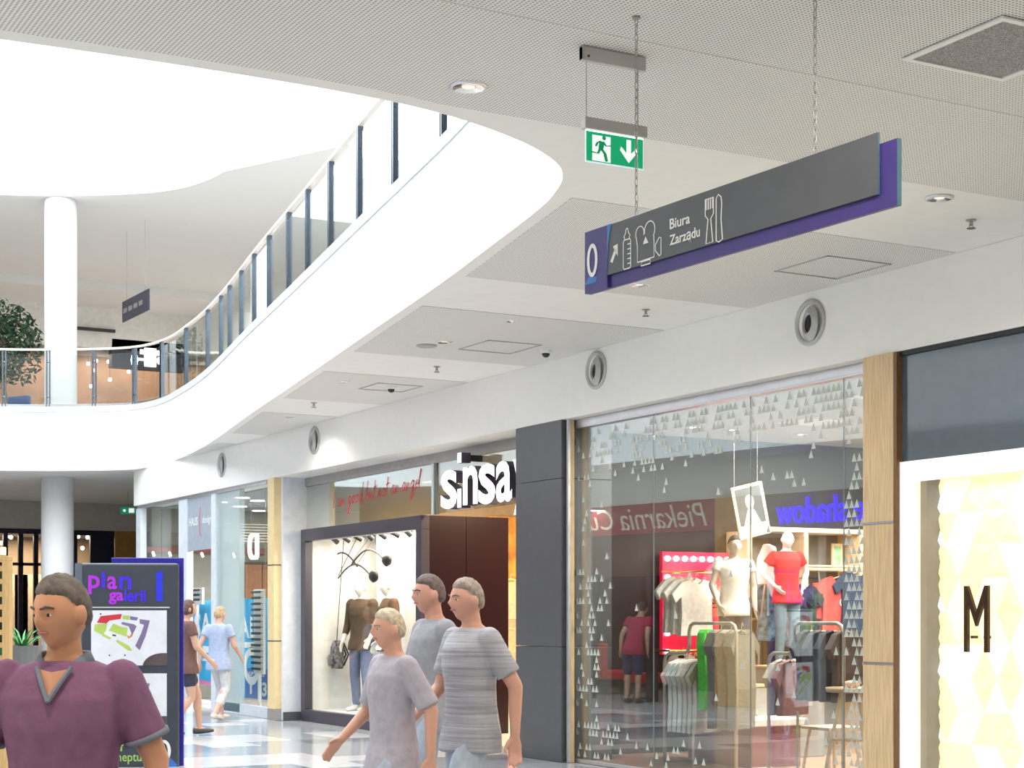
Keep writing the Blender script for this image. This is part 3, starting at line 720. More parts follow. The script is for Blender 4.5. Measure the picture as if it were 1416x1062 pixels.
        for s in 'LR':
            a, e = V['sh' + s], V['el' + s]; g = MB(); g.tube([a.lerp(e, sleeve - .05), a.lerp(e, sleeve + .02)], .0745, 16)
            g.v = [S(*p) for p in g.v]; g.build('cuff', cm, t, True)
    if bottom:
        g = MB(); bm_ = mat('trouser_%02d%02d%02d' % tuple(int(c * 99) for c in bottom), bottom, .8, var=.12, bump=.2, scale=20)
        eloft(g, [(LN_((0, y, z)) if z > .9 else Vector((0, y, z)), Vector((w * slim + .011, 0, 0)), Vector((0, dp + .011, 0))) for z, y, w, dp in tor[:4]], 24)
        for s in 'LR':
            h_, q, a = V['hip' + s], V['kn' + s], V['an' + s]
            if leg_to == 'ankle': limb(g, [h_, q, q.lerp(a, .93)], [.098, .072, .058])
            elif leg_to == 'calf': limb(g, [h_, q, q.lerp(a, .55)], [.098, .072, .066])
            elif leg_to == 'knee': limb(g, [h_, h_.lerp(q, .93)], [.1, .088])
            else: limb(g, [h_, h_.lerp(q, .5)], [.1, .094])
        g.v = [S(*p) for p in g.v]; remeshed(g, voxel, 'shorts' if leg_to in ('knee', 'thigh') else 'trousers', bm_, t, 3)
    if shoes:
        xm = mat('shoe_%02d%02d%02d' % tuple(int(c * 99) for c in shoes), shoes, .5)
        for s in 'LR':
            a = V['an' + s]; up = J['to' + s]; g = MB()
            eloft(g, [((a.x, a.y - .075, a.z - .042), (.03, 0, 0), (0, 0, .036)), ((a.x, a.y - .02, a.z - .038), (.041, 0, 0), (0, 0, .045)), ((a.x, a.y + .09, a.z - .052 + up * .5), (.05, 0, 0), (0, 0, .033)), ((a.x, a.y + .16, a.z - .06 + up), (.046, 0, 0), (0, 0, .026)), ((a.x, a.y + .195, a.z - .062 + up), (.026, 0, 0), (0, 0, .018))], 14)
            g.v = [S(*p) for p in g.v]; g.build('shoe', xm, t, True)
    if hair and not headless:
        g = MB(); hm_ = mat('hair_%02d%02d%02d' % tuple(int(c * 99) for c in haircol), haircol, .7, var=.35, scale=40, bump=.5)
        rows = []
        for row in sphere_dirs(36, 28):
            rr_ = []
            for d in row:
                x, y, z = d
                line = {'short': .62 if y > .3 else (.05 if y > -.25 else -.45), 'bob': .6 if y > .35 else (-.55 if y > -.3 else -.8), 'bald': .3 if y > -.3 else -.35}[hair] 
                if hair == 'short': line = -.42 + 1.02 * min(1, max(0, (y + .55) / 1.0)) if y < .35 else .58 - .1 * abs(x)
                f = 1 / (1 + math.exp(-(z - line) / .05))
                wob = .003 * math.sin(17 * x + 9 * z) * math.cos(13 * y + 5 * z)
                rr_.append(S(*hx(head_pt(d, .013 * f + wob * f - .02 * (1 - f)))))
            rows.append(rr_)
        g.rings(rows); g.build('hair', hm_, t, True)
    if face and not headless:
        lp = MB(); gs_ = []
        for s in (-1, 1):
            ew = MB(); ei = MB(); eb = MB(); gs_ += [(ew, 'eye', mat('eye_white', (.75, .72, .7), .3)), (ei, 'iris', mat('iris_dark', (.04, .03, .02), .2)), (eb, 'eyebrow', mat('brow_%d' % int(haircol[0] * 99), tuple(c * .7 for c in haircol), .8))]
            ew.ball(hx((s * .030, .0715, .004)), .012, .009, .0075, 10, 8); ei.ball(hx((s * .030, .0795, .004)), .0058, .0025, .0058, 8, 6)
            eb.tube([hx((s * .014, .0965, .024)), hx((s * .032, .0885, .030)), hx((s * .05, .071, .024))], [.003, .0045, .0025], 6)
        lp.tube([hx((-.024, .079, -.052)), hx((-.01, .0885, -.05)), hx((0, .0895, -.051)), hx((.01, .0885, -.05)), hx((.024, .079, -.052))], [.002, .0045, .005, .0045, .002], 8)
        for g, nm, mm in gs_ + [(lp, 'lips', mat('lips', (.45, .16, .14), .5))]:
            g.v = [S(*p) for p in g.v]; g.build(nm, mm, t, True)
    return t
walkL = dict(hipL=(-.09, .01, .9), knL=(-.1, .18, .52), anL=(-.1, .2, .1), hipR=(.09, -.01, .9), knR=(.1, .03, .5), anR=(.1, -.26, .14), elL=(-.26, -.13, 1.16), wrL=(-.27, -.12, .9), elR=(.25, .04, 1.15), wrR=(.24, .22, .98), toR=-.03, toL=.02)
def to_px(px, depth, z=0):
    p = onD(px, 855, depth); return (p.x, p.y, z)


# ================================================================== THE SHOPS ALONG THE WALKWAY
# dark pillar between the fashion shop and the clothes shop
t = thing('pillar', 'dark grey clad pillar between the fashion shop and the triangle-decorated window', 'pillar', (XW, 14.98, 0))
for z0, z1 in ((0, 1.16), (1.165, 2.86), (2.865, H1 - .002)):
    MB().box(0, .6, -.47, .47, z0, z1).build('cladding_panel', ANTH, t, bevel=.004)
# oak pillar to its side, in three lengths with steel joints
t = thing('pillar', 'oak veneered pillar with two thin steel joints at the end of the shop window', 'pillar', (XW, 9.75, 0))
for z0, z1 in ((.06, 1.1), (1.115, 2.165), (2.18, H1 - .002)):
    MB().box(-.02, .1, -.14, .2, z0, z1).build('oak_panel', WOOD, t, bevel=.003)
for z in (1.1, 2.165): MB().box(-.024, .1, -.144, .204, z, z + .015).build('steel_joint', STEEL, t)
MB().box(-.015, .1, -.135, .195, 0, .06).build('plinth', ANTH, t)
MB().box(-.016, .1, -.172, -.143, 0, H1 - .003).build('edge_board', mat('dark_oak', (.2, .1, .04), .5, var=.2, stretch=(14, 14, 1)), t)
# pale gold pillar before the optician
t = thing('pillar', 'slim pale gold pillar with dark joints between optician and white wall', 'pillar', (XW, 22.55, 0))
for z0, z1 in ((.16, 1.12), (1.135, 2.2), (2.215, H1 - .002)): MB().box(-.02, .18, -.1, .15, z0, z1).build('gold_panel', GOLD, t, bevel=.003)
for z in (1.12, 2.2): MB().box(-.022, .18, -.102, .152, z, z + .015).build('joint', ANTH, t)
MB().box(-.024, .18, -.104, .154, 0, .16).build('plinth', GREYM, t)

# ------------------------------------------------------------------ clothes shop window with triangle stickers
wn = struct(thing('window_1', 'large frameless shop window strewn with small pale triangle stickers', None, (XG, 12.2, 0)))
del wn['label']
g0 = onX(797, 600, XG).y; g1 = 9.93; seams = [g0, onX(904, 600, XG).y, onX(1038, 600, XG).y, onX(1167, 600, XG).y, g1]
for a, b in zip(seams, seams[1:]):
    MB().box(-.005, .005, b + .004 - 12.2, a - .004 - 12.2, .03, H1 - .07).build('glass_pane', GLASS, wn)
for a in seams[1:-1]: MB().box(-.004, .004, a - .0035 - 12.2, a + .0035 - 12.2, .03, H1 - .07).build('seal', mat('grey_seal', (.2, .23, .24), .5), wn)
MB().box(-.04, .04, g1 - 12.2, g0 - 12.2, H1 - .075, H1 - .002).build('header_profile', ALU, wn, bevel=.004)
MB().box(-.045, .05, g1 - 12.2, g0 - 12.2, H1 - .09, H1 - .075).build('header_lip', STEEL, wn)
MB().box(-.03, .03, g1 - 12.2, g0 - 12.2, 0, .03).build('floor_profile', ALU, wn)
MB().box(-.03, .03, g1 - .03 - 12.2, g1 + .01 - 12.2, 0, H1 - .002).build('side_profile', mat('white_profile', (.85, .86, .88), .35), wn)
MB().box(-.14, -.11, g0 - .07 - 12.2, g0 - .04 - 12.2, 0, H1 - .002).build('pillar_profile', ALU, wn)
MB().box(-.11, -.06, g0 - .06 - 12.2, g0 - .02 - 12.2, 0, H1 - .002).build('oak_edge', WOOD, wn)
rt = random.Random(3)
def dens(px, py):
    d = .006
    if px < 828 and py > 790: d = .33 if py < 1000 else .5
    if px < 850 and 800 < py < 900: d = max(d, .4 if 812 < px < 838 and py < 860 else .1)
    if px < 860 and py > 1010: d = max(d, .45)
    if px > 1168: d = max(d, .85 if 690 < py < 900 or py > 930 and px > 1178 else .3)
    u = (px - 800) / 395; yt = 577 - u * 70
    if yt + 8 < py < yt + 40 + 45 * u: d = max(d, .25 + .5 * u)
    elif yt < py < yt + 95 and px < 1020: d = max(d, .32)
    elif yt + 40 < py < yt + 160: d = max(d, .07)
    if 880 < px < 1000 and 1030 < py: d = max(d, .12)
    if 1060 < px < 1170 and py > 900: d = max(d, .05)
    return d
fr = {}
for j in range(46):
    z = .06 + j * .073
    for i in range(72):
        y = g0 - .05 - i * .0625 + (.031 if j % 2 else 0)
        q = Vector((XG, y, z)); dp = q.x * S_ + q.y * C_
        px = CX + FPX * (q.x * C_ - q.y * S_) / dp; py = HY - FPX * (z - EYE) / dp
        if y < g1 + .05 or py > 1075 or z > H1 - .16: continue
        if rt.random() < dens(px, py): fr.setdefault(next(k for k in range(4) if y >= seams[k + 1]), []).append((y, z))
STK = mat('pale_sticker', (.5, .54, .5), .6)
for k, L_ in fr.items():
    m = MB()
    for y, z in L_:
        m.prism([(-.029, 0), (.029, 0), (0, .068)], .0056, .0064, wallx((0, y - 12.2, z)))
    st = m.build('triangle_stickers', STK, wn); st['kind'] = 'stuff'

# ------------------------------------------------------------------ inside the clothes shop
def tee(mb, o, u, v, n, w=.46, h=.64, th=.05, sl=.17, folds=0, neck=.09):
    """T-shirt with neck, sleeves and hem; a thickened outline that bulges"""
    F = frame(o, u, v, n)
    half = [(neck, 0), (w * .46, -.035), (w * .5 + sl * .62, -.16), (w * .5 + sl * .4, -.25), (w * .47, -.19), (w * .46, -h * .6), (w * .5, -h)]
    P = half + [(-x, y) for x, y in half[::-1]]
    P = [(neck * .5, -.05)] + P + [(-neck * .5, -.05)]
    nP = len(P); fr_ = []; c = (0, -h * .5)
    rings = []
    for sc, zz in ((1, -th / 2), (1.0, -th * .2), (1.0, th * .2), (.985, th / 2)):
        rings.append([F(x * sc, y * sc + 0, zz + folds * math.sin(i * 2.4)) for i, (x, y) in enumerate(P)])
    v_ = [p for r in rings for p in r]; f_ = []
    for k in range(3):
        for i in range(nP): f_.append((k * nP + i, k * nP + (i + 1) % nP, (k + 1) * nP + (i + 1) % nP, (k + 1) * nP + i))
    f_.append(tuple(range(nP))[::-1]); f_.append(tuple(3 * nP + i for i in range(nP)))
    mb.add(v_, f_); return mb
def hanger(mb, o, u, v, w=.4):
    F = frame(o, u, v, (0, 0, 0)); r = .006
    mb.tube([F(-w / 2, -.055), F(0, -.005), F(w / 2, -.055)], r, 6); mb.tube([F(0, 0), F(0, .04), F(.02, .065), F(.035, .05), F(.03, .035)], .003, 6)
def garment(name, label, o, u, n, col, cat='shirt', w=.46, h=.64, th=.05, group=None, sl=.17, mk=None, printed=None, hang=True, folds=.004):
    t_ = thing(name, label, cat, o, 0, group); u, n = Vector(u), Vector(n)
    tee(MB(), (0, 0, 0), u, UP, n, w, h, th, sl, folds).build('fabric', mk or mat('fabric_%02d%02d%02d' % tuple(int(c * 99) for c in col), col, .85, var=.12, bump=.3, scale=28), t_, fixn=True)
    if hang: h_ = MB(); hanger(h_, (0, 0, 0), u, UP, w * .85); h_.build('hanger', PINE, t_)
    if printed:
        m_ = MB(); F = frame((0, 0, 0), u, UP, n); printed(m_, F, th / 2 + folds + .002); m_.build('print', printed.mat, t_)
    return t_
YB = 15.0           # the partition that carries the displays
# marquee with light bulbs
mq0, mq1 = onY(913, 765, YB - .05), onY(1006, 765, YB - .05)
t = thing('marquee', 'bright pink red marquee board with a frame of white bulbs on the shop wall', 'marquee', (mq0.x, YB - .03, 0))
mw = mq1.x - mq0.x; zt, zb = onY(913, 763, YB).z, onY(913, 905, YB).z
PINK = mat('pink_red_board', (.7, .015, .06), .4, emit=.7, ecol=(.9, .01, .06))
MB().box(0, mw, -.06, .0, zb, zt).build('board', PINK, t, bevel=.006)
BULB = mat('lit_bulb', (1, .9, .85), .3, emit=14, ecol=(1, .82, .74))
bl = MB().ball((0, 0, 0), .03, n=12, m=8).data('bulb', BULB); bl.shade_smooth()
for k in range(8):
    o = bpy.data.objects.new('bulb', bl); COL.objects.link(o); o.parent = t; o.location = (.05 + k * (mw - .1) / 7, -.085, zt - .075)
for k in range(1, 6):
    o = bpy.data.objects.new('bulb', bl); COL.objects.link(o); o.parent = t; o.location = (.05, -.085, zt - .075 - .2 * k)
for k in range(13):
    MB().lathe([(.014, 0), (.014, .03)], 10, lambda x, y, z: ((.05 + k * (mw - .1) / 7 if k < 8 else .05) + x, -.062 - z, (zt - .075 if k < 8 else zt - .075 - .2 * (k - 7)) + y)).build('socket', BLACK, t)
lamp('marquee_glow', 'POINT', (mw / 2, -.5, zt - .3), 18, (1, .75, .65), .2, parent=t)
# white T-shirts hung in front of the marquee
for k, (px, py) in enumerate(((940, 797), (951, 799), (962, 801))):
    o = onY(px, py, YB - .32 - .09 * k)
    garment('shirt', ['front white T-shirt with beige print glowing before the marquee bulbs', 'middle white T-shirt on the rail before the marquee', 'rear white T-shirt half behind two others before the marquee'][2 - k], o, (1, .0, 0), (0, -1, 0), (.85, .82, .76), 'shirt', .42, .6, .05, 'white T-shirts before the marquee')
hp = onY(951, 799, YB - .4); t = thing('wall_rail', 'thin brass rail that carries the white T-shirts before the marquee', 'rail', (hp.x, YB, hp.z + .06)); m = MB(); m.tube([(0, 0, 0), (0, -.7, 0)], .01, 8); m.tube([(-.35, -.42, 0), (.35, -.42, 0)], .008, 8); m.build('tube', mat('brass_tube', (.6, .42, .1), .3, .8), t)
o = onY(925, 900, YB - .35); m = MB(); m.tube([(0, 0, 0), (.85, 0, 0)], .014, 8); m.tube([(.02, .3, 0), (.02, 0, 0)], .012, 8); m.tube([(.83, .3, 0), (.83, 0, 0)], .012, 8)
t = thing('wall_rail', 'short brass coloured clothes rail below the white T-shirts', 'rail', o); m.build('tube', mat('brass_tube', (.6, .42, .1), .3, .8), t)
for k, (c, lb) in enumerate((((.75, .6, .5), 'beige folded top hanging under the marquee'), ((.6, .05, .04), 'scarlet top hanging under the marquee between beige and black'), ((.03, .03, .035), 'black top hanging under the marquee next to the green dress'))):
    garment('shirt', lb, (o.x + .15 + .24 * k, o.y - .02, o.z - .03), (.6, -.5, 0), (-.4, -.9, 0), c, w=.36, h=.5, sl=.12)
# red price cards reading 30
def price_card(px0, px1, py0, py1, label, y):
    a, b = onY(px0, py0, y), onY(px1, py1, y); w, h = b.x - a.x, a.z - b.z
    t_ = thing('price_card', label, 'card', (a.x, y, b.z)); MB().box(0, w, -.006, .006, 0, h).build('card', mat('red_card', (.85, .09, .06), .5, emit=.12), t_)
    m_ = MB(); F = wally((w / 2, -.007, 0)); m_.join(text('30', h * .3, w * .62, .001, .02), lambda x, y_, z: F(x, y_ + h * .42, z))
    m_.box(-w * .3, w * .3, h * .8, h * .86, 0, .001, F); m_.box(-w * .33, w * .33, h * .3, h * .34, 0, .001, F); m_.build('lettering', BLACK, t_)
    m_ = MB(); m_.tube([(w / 2, 0, h), (w / 2, .02, h + .12)], .004, 6); m_.build('hook', GREYM, t_)
price_card(980, 1001, 812, 853, 'red price card reading 30 beside the white-shirted mannequin', YB - .5)
price_card(1124, 1143, 806, 855, 'red price card reading 30 beside the coral T-shirt', YB - .62)
# pale wooden shelf wall
sx0, sx1 = onY(1034, 800, YB).x, 14.2; zs0 = onY(1034, 737, YB).z
t = thing('shelf_unit', 'pale wooden wall shelving with grey back panels', 'shelf', (sx0, YB - .4, 0))
def bp(a, b, c, d, e, f, nm='board', mm=PINE): MB().box(a, b, c, d, e, f).build(nm, mm, t, bevel=.003)
for px in (1037, 1115, 1192): x = onY(px, 800, YB - .4).x - sx0; bp(x - .03, x + .03, 0, .39, 0, zs0, 'upright')
bp(-.03, 2.4, 0, .39, zs0, zs0 + .05, 'top_board')
xa, xb = onY(1037, 800, YB - .4).x - sx0 + .03, onY(1115, 800, YB - .4).x - sx0 - .03
xc = onY(1192, 800, YB - .4).x - sx0 - .03
for a, b, py in ((xa, xb, 832), (xa, xb, 858), (xb + .06, xc, 788), (xb + .06, xc, 842), (xc + .06, 2.3, 766), (xc + .06, 2.3, 790)):
    z = onY(1080, py, YB - .4).z; bp(a, b, .01, .39, z, z + .03, 'shelf_board')
MB().box(0, 2.4, .385, .395, 0, zs0).build('back_panel', mat('grey_back_panel', (.22, .22, .21), .7), t)
a, b = onY(1150, 750, YB - .2), onY(1164, 785, YB - .2)
f_ = thing('picture_frame', 'green botanical picture in a pale frame on the upper shelf', 'picture', (a.x, YB - .2, onY(1080, 788, YB - .4).z + .031))
w, h = b.x - a.x, a.z - b.z
MB().box(0, w, -.01, .01, 0, h).build('frame', PINE, f_); MB().box(.025, w - .025, -.012, -.01, .03, h - .03).build('picture', mat('green_picture', (.25, .5, .28), .5, var=.5, scale=14), f_)
# polaroid-like photo board hung askew
a = onY(1037, 702, YB - 1.2); t = thing('photo_board', 'large tilted portrait photo board in a pale border hung from the shop ceiling', 'photo board', a)
ra = R(13); F = lambda x, y, z=0: (x * math.cos(ra) - y * math.sin(ra), -z, x * math.sin(ra) + y * math.cos(ra))
MB().box(-.2, .2, -.3, .24, -.01, .01, F).build('border', PINE, t); MB().box(-.165, .165, -.17, .21, .0105, .012, F).build('photo', mat('photo_grey', (.07, .075, .08), .4, var=.3, scale=3), t)
m = MB(); m.prism(arc(.0, .06, .055, .075, 0, 360, 16)[:-1], .0122, .0128, F); m.prism([(-.12, -.168), (.1, -.168), (.05, -.05), (.02, -.0), (-.03, 0), (-.06, -.05)], .0122, .0128, F); m.build('portrait', mat('portrait_grey', (.42, .36, .33), .6, var=.3, scale=18), t)
for q in (-.15, .15): MB().tube([F(q, .24), (F(q, .24)[0], 0, 3.41 - a.z)], .003, 6).build('wire', GREYM, t)
# mannequins
def plinth_for(px, depth_y, z, label):
    p = onY(px, 800, depth_y); t_ = thing('plinth', label, 'plinth', (p.x, p.y, .006))
    MB().box(-.3, .3, -.25, .25, 0, z).build('body', mat('grey_plinth', (.4, .39, .38), .6), t_, bevel=.01); MB().box(-.31, .31, -.26, .26, z, z + .02).build('top', PINE, t_); return p
z1 = .78; p = plinth_for(1015, 13.7, z1 - .02, 'grey plinth under the white-shirted mannequin')
person('mannequin', 'mannequin with dark hair in white T-shirt and navy skirt beside the marquee', (p.x, p.y, z1 + .006), math.pi - R(20), 1.5, .012, skin=(.55, .45, .38), hair='short', haircol=(.03, .03, .04), top=(.72, .68, .66), sleeve=.35,
       bottom=(.06, .09, .13), leg_to='knee', shoes=None, cat='mannequin', pose=dict(elR=(.27, .0, 1.16), wrR=(.22, .12, .93), elL=(-.25, -.03, 1.14), wrL=(-.24, .06, .9)), face=False)
z1 = .95; p = plinth_for(1088, 14.0, z1 - .02, 'grey plinth under the red-shirted mannequin')
person('mannequin', 'white mannequin in red V-neck T-shirt and jeans before the shelves', (p.x, p.y, z1 + .006), math.pi - R(10), 1.42, .012, skin=(.78, .76, .74), hair=None, top=(.62, .03, .03), sleeve=.5, bottom=(.16, .22, .27),
       shoes=None, cat='mannequin', pose=dict(elR=(.33, -.08, 1.2), wrR=(.2, .06, 1.02), elL=(-.33, -.08, 1.2), wrL=(-.2, .06, 1.02)), face=False)
p = onY(1058, 800, 14.35); t = thing('torso_form', 'white bent torso form leaning beside the red-shirted mannequin', 'mannequin', (p.x, p.y, onY(1058, 808, 14.35).z))
m = MB(); eloft(m, [((-.03, 0, 0), (.06, 0, 0), (0, .05, 0)), ((-.01, 0, .12), (.1, 0, 0), (0, .07, 0)), ((0, -.03, .27), (.12, 0, 0), (0, .08, 0)), ((-.03, -.1, .38), (.09, 0, .02), (0, .06, .02)), ((-.1, -.16, .42), (.04, 0, 0), (0, .04, 0))])
limb(m, [(.06, 0, .1), (.1, -.02, -.1), (.13, -.08, -.25)], [.05, .04, .025]); remeshed(m, .012, 'body', mat('white_mannequin', (.82, .8, .76), .4), t)
MB().tube([(0, 0, .0), (0, .1, -.5), (0, .15, -(onY(1058, 808, 14.35).z) + .02)], .012, 8).build('stand', GREYM, t)
# dark garments on the middle rail, coral and navy garments beside
p0 = onY(1085, 800, 14.2)
t = thing('clothes_rail', 'black rail behind the red-shirted mannequin', 'rail', (p0.x - .1, 14.45, .006)); zr = onY(1085, 800, 14.45).z
m = MB(); m.tube([(0, 0, 0), (0, 0, zr), (1.5, 0, zr), (1.5, 0, 0)], .014, 8); m.build('tube', BLACK, t)
for k, (c, nm) in enumerate((((.12, .2, .26), 'blue grey patterned blouse with small prints on the black rail'), ((.25, .16, .12), 'brown patterned blouse on the black rail'), ((.02, .03, .06), 'midnight navy cardigan on the black rail'), ((.03, .05, .04), 'black green cardigan on the black rail'))):
    garment('blouse', nm, (p0.x - .02 + .14 * k, 14.4, zr - .06), (.9, -.35, 0), (-.35, -.9, 0), c, 'blouse', .34, .62, .07, None, .13, mk=mat('patterned_%d' % k, c, .85, var=.9, scale=16), folds=.008)
def cprint(m_, F, z): m_.join(text('CO', .09, .17, .001, .01), lambda x, y, q: F(x + .08, y - .33, q + z))
cprint.mat = PRINT
o = onY(1160, 797, 14.3); garment('shirt', 'coral red T-shirt with pale letters hanging beside the price card', o, (.95, -.3, 0), (-.3, -.95, 0), (.62, .1, .09), w=.42, h=.66, sl=.15, printed=cprint)
o = onY(1187, 790, 14.2); garment('shirt', 'navy T-shirt hanging at the end of the shelf wall by the oak pillar', o, (.95, -.3, 0), (-.3, -.95, 0), (.03, .05, .1), w=.42, h=.7, sl=.15)
t = thing('wall_rail', 'thin pale rail carrying the coral and navy T-shirts', 'rail', (o.x - .75, 14.25, o.z + .05)); m = MB(); m.tube([(0, .7, 0), (0, 0, 0), (1.3, 0, 0), (1.3, .7, 0)], .012, 8); m.build('tube', PINE, t)

# stepped garment racks of pale tube behind the glass
TUBE = mat('pale_tube', (.62, .56, .46), .3, .3)
def rack(X, pxs, label, Yoff=None):
    """front frame on the plane x = X: (low post, step, high post) pixel columns"""
    a, b, c = (onX(px, 900, X).y for px in pxs); zl, zh = onX(pxs[0], 903, X).z, onX(pxs[2], 862, X).z
    t_ = thing('clothes_rack', label, 'clothes rack', (X, b, .006))
    def q(y, z): return (0, y - b, z - .006)
    r_ = .08; m_ = MB()
    pts = [q(a, .006), q(a, zl - r_), q(a - r_ * .3, zl - r_ * .3), q(a - r_, zl), q(b + r_, zl), q(b + r_ * .3, zl + r_ * .3), q(b, zl + r_), q(b, zh - r_), q(b - r_ * .3, zh - r_ * .3), q(b - r_, zh), q(c + r_, zh), q(c + r_ * .3, zh - r_ * .3), q(c, zh - r_), q(c, .006)]
    m_.tube(pts, .017, 10); m_.build('bent_tube', TUBE, t_, True)
    for y in (a, c):
        MB().tube([q(y, .022), (.42, y - b, .016)], .015, 8).build('foot', TUBE, t_)
    MB().tube([q((a + c) / 2 + .1, .006), q((a + c) / 2 + .1, zl * .55)], .013, 8).build('leg', TUBE, t_)
    return a, b, c, zl, zh
a, b, c, zl, zh = rack(9.5, (919, 953, 1018), 'stepped clothes rack with white T-shirts behind the second glass pane')
def hprint(m_, F, z): m_.box(-.07, .07, -.36, -.24, z, z + .001, F); m_.box(-.03, .03, -.22, -.15, z, z + .001, F)
hprint.mat = mat('pink_print', (.6, .08, .12), .7)
for k in range(6):
    garment('shirt', ['white T-shirt with pink print, first on the low arm of the rack'][k] if k == 0 else 'plain white T-shirt, %s in the row on the low arm of the stepped rack' % ORD[k], (9.7, a - .06 - .085 * k, zl - .06), (.97, .25, 0), (-.25, .97, 0) if False else (.25, -.97, 0), (.78, .8, .79) if k < 3 else (.66, .6, .55), w=.48, h=.72, th=.045, sl=.16, group='white T-shirts on the stepped rack' if k else None, folds=.008)
garment('dress', 'bright green strappy dress on the high arm of the stepped rack', (9.6, b - .14, zh - .06), (.8, .5, 0), (.5, -.8, 0), (.1, .62, .08), 'dress', .26, .78, .08, None, .04, folds=.012)
for k, (cc, nm) in enumerate((((.2, .18, .16), 'first taupe dress behind the green dress on the stepped rack'), ((.28, .26, .23), 'middle grey taupe dress on the high arm of the rack'), ((.24, .25, .22), 'last grey green dress by the high post of the rack'))):
    garment('dress', nm, (9.64, b - .34 - .16 * k, zh - .06), (.9, .4, 0), (.4, -.9, 0), cc, 'dress', .42, .95, .09, None, .1, folds=.012)
a, b, c, zl, zh = rack(9.45, (1063, 1098, 1166), 'stepped clothes rack with dark clothes behind the third glass pane')
for k, (cc, nm) in enumerate((((.5, .45, .4), 'beige blouse on the low arm of the second rack'), ((.4, .2, .2), 'dusky pink blouse on the low arm of the second rack'))):
    garment('blouse', nm, (9.57, a - .08 - .12 * k, zl - .06), (.95, .3, 0), (.3, -.95, 0), cc, 'blouse', .44, .5, .06, None, .14, folds=.01)
for k, (cc, nm) in enumerate((((.04, .04, .045), 'first black shirt on the high arm of the second rack'), ((.09, .08, .08), 'charcoal shirt in the middle of the second rack'), ((.05, .045, .06), 'black plum shirt towards the post of the second rack'), ((.13, .1, .1), 'dark brown shirt at the end of the second rack'))):
    garment('shirt', nm, (9.57, b - .1 - .16 * k, zh - .06), (.95, .3, 0), (.3, -.95, 0), cc, 'shirt', .44, .62, .06, None, .14, folds=.01)
# low white table with shoes, and an oak stool table with a tray
p = onX(1005, 1000, 10.15); p.y -= .25; t = thing('table', 'low white display table with pinkish base behind the first rack', 'table', (10.15, p.y, .006))
MB().box(-.35, .35, -.6, .55, .4, .47).build('top', PRINT, t, bevel=.01); MB().box(-.3, .3, -.55, .5, 0, .4).build('base', mat('dusky_pink', (.35, .17, .19), .6), t)
for k, dx in enumerate((-.18, .1)):
    s_ = thing('shoe', ['nude ballerina shoe, nearer the glass on the low white table', 'nude ballerina shoe, further from the glass on the low white table'][k], 'shoe', (10.0 + .2 * k, p.y + .05 - .05 * k, .477), R(20 + 30 * k))
    m = MB(); eloft(m, [((0, -.12, .035), (.025, 0, 0), (0, .0, .035)), ((0, -.06, .03), (.034, 0, 0), (0, 0, .03)), ((0, .05, .022), (.038, 0, 0), (0, 0, .022)), ((0, .12, .016), (.02, 0, 0), (0, 0, .015))]); m.build('upper', mat('nude_leather', (.75, .5, .4), .4), s_, True)
    MB().prism([(-.035, -.12), (.035, -.12), (.04, .05), (.0, .13), (-.04, .05)], 0, .006).build('sole', DARK, s_)
o = MB().box(-.22, .22, -.28, .1, 0, .07).build('folded_jumpers', mat('folded_grey', (.45, .42, .42), .9, var=.2), None); o.name = 'folded_jumper'; o.location = (10.2, p.y + .35, .477); tag(o, 'grey folded jumper lying on the low white table', 'jumper')
p = onX(1180, 960, 9.35); t = thing('stool_table', 'oak trestle stool table with round tray by the window edge', 'table', (9.35, p.y, .006)); zt = onX(1178, 953, 9.35).z
MB().lathe([(.22, zt - .03), (.23, zt - .01), (.23, zt + .01), (.2, zt - .005)], 28).build('tray', PINE, t, True)
for k in range(3): q = k * 2.1 + .4; MB().tube([(.1 * math.cos(q), .1 * math.sin(q), zt - .03), (.26 * math.cos(q), .26 * math.sin(q), 0)], .016, 8).build('leg', PINE, t)
MB().tube([(.17 * math.cos(2 * math.pi * k / 24), .17 * math.sin(2 * math.pi * k / 24), zt * .5) for k in range(25)], .009, 6).build('ring', PINE, t)
m = MB().ball((0, 0, .03), .08, .06, .035, 12, 8).build('purse', mat('blush_leather', (.7, .5, .4), .5)); m.location = (9.33, p.y, zt + .012); tag(m, 'small blush purse lying on the round tray', 'purse')
p = onX(1150, 1010, 10.1); t = thing('stool', 'plain pale wooden stool under the dark clothes', 'stool', (10.1, p.y, .006))
MB().box(-.2, .2, -.2, .2, .42, .45).build('seat', PINE, t, bevel=.005)
for a_ in (-1, 1):
    for b_ in (-1, 1): MB().tube([(.14 * a_, .14 * b_, .42), (.19 * a_, .19 * b_, 0)], .014, 8).build('leg', PINE, t)
for (x, y) in ((9.9, 11.2), (10.6, 13), (11.8, 12), (12.4, 13.6)): lamp('shop_lamp', 'AREA', (x, y, 3.38), 140, (1, .9, .78), .5)
for (px, py, lb) in ((958, 695, 'recessed spot in the clothes shop ceiling above the marquee'), (1012, 687, 'recessed spot in the clothes shop ceiling by the tilted photo board'), (1107, 680, 'recessed spot in the clothes shop ceiling above the red-shirted mannequin')):
    p = onY(px, py, 14.2); p.z = 3.419
    downlight(p, lb, .07, lit=12)

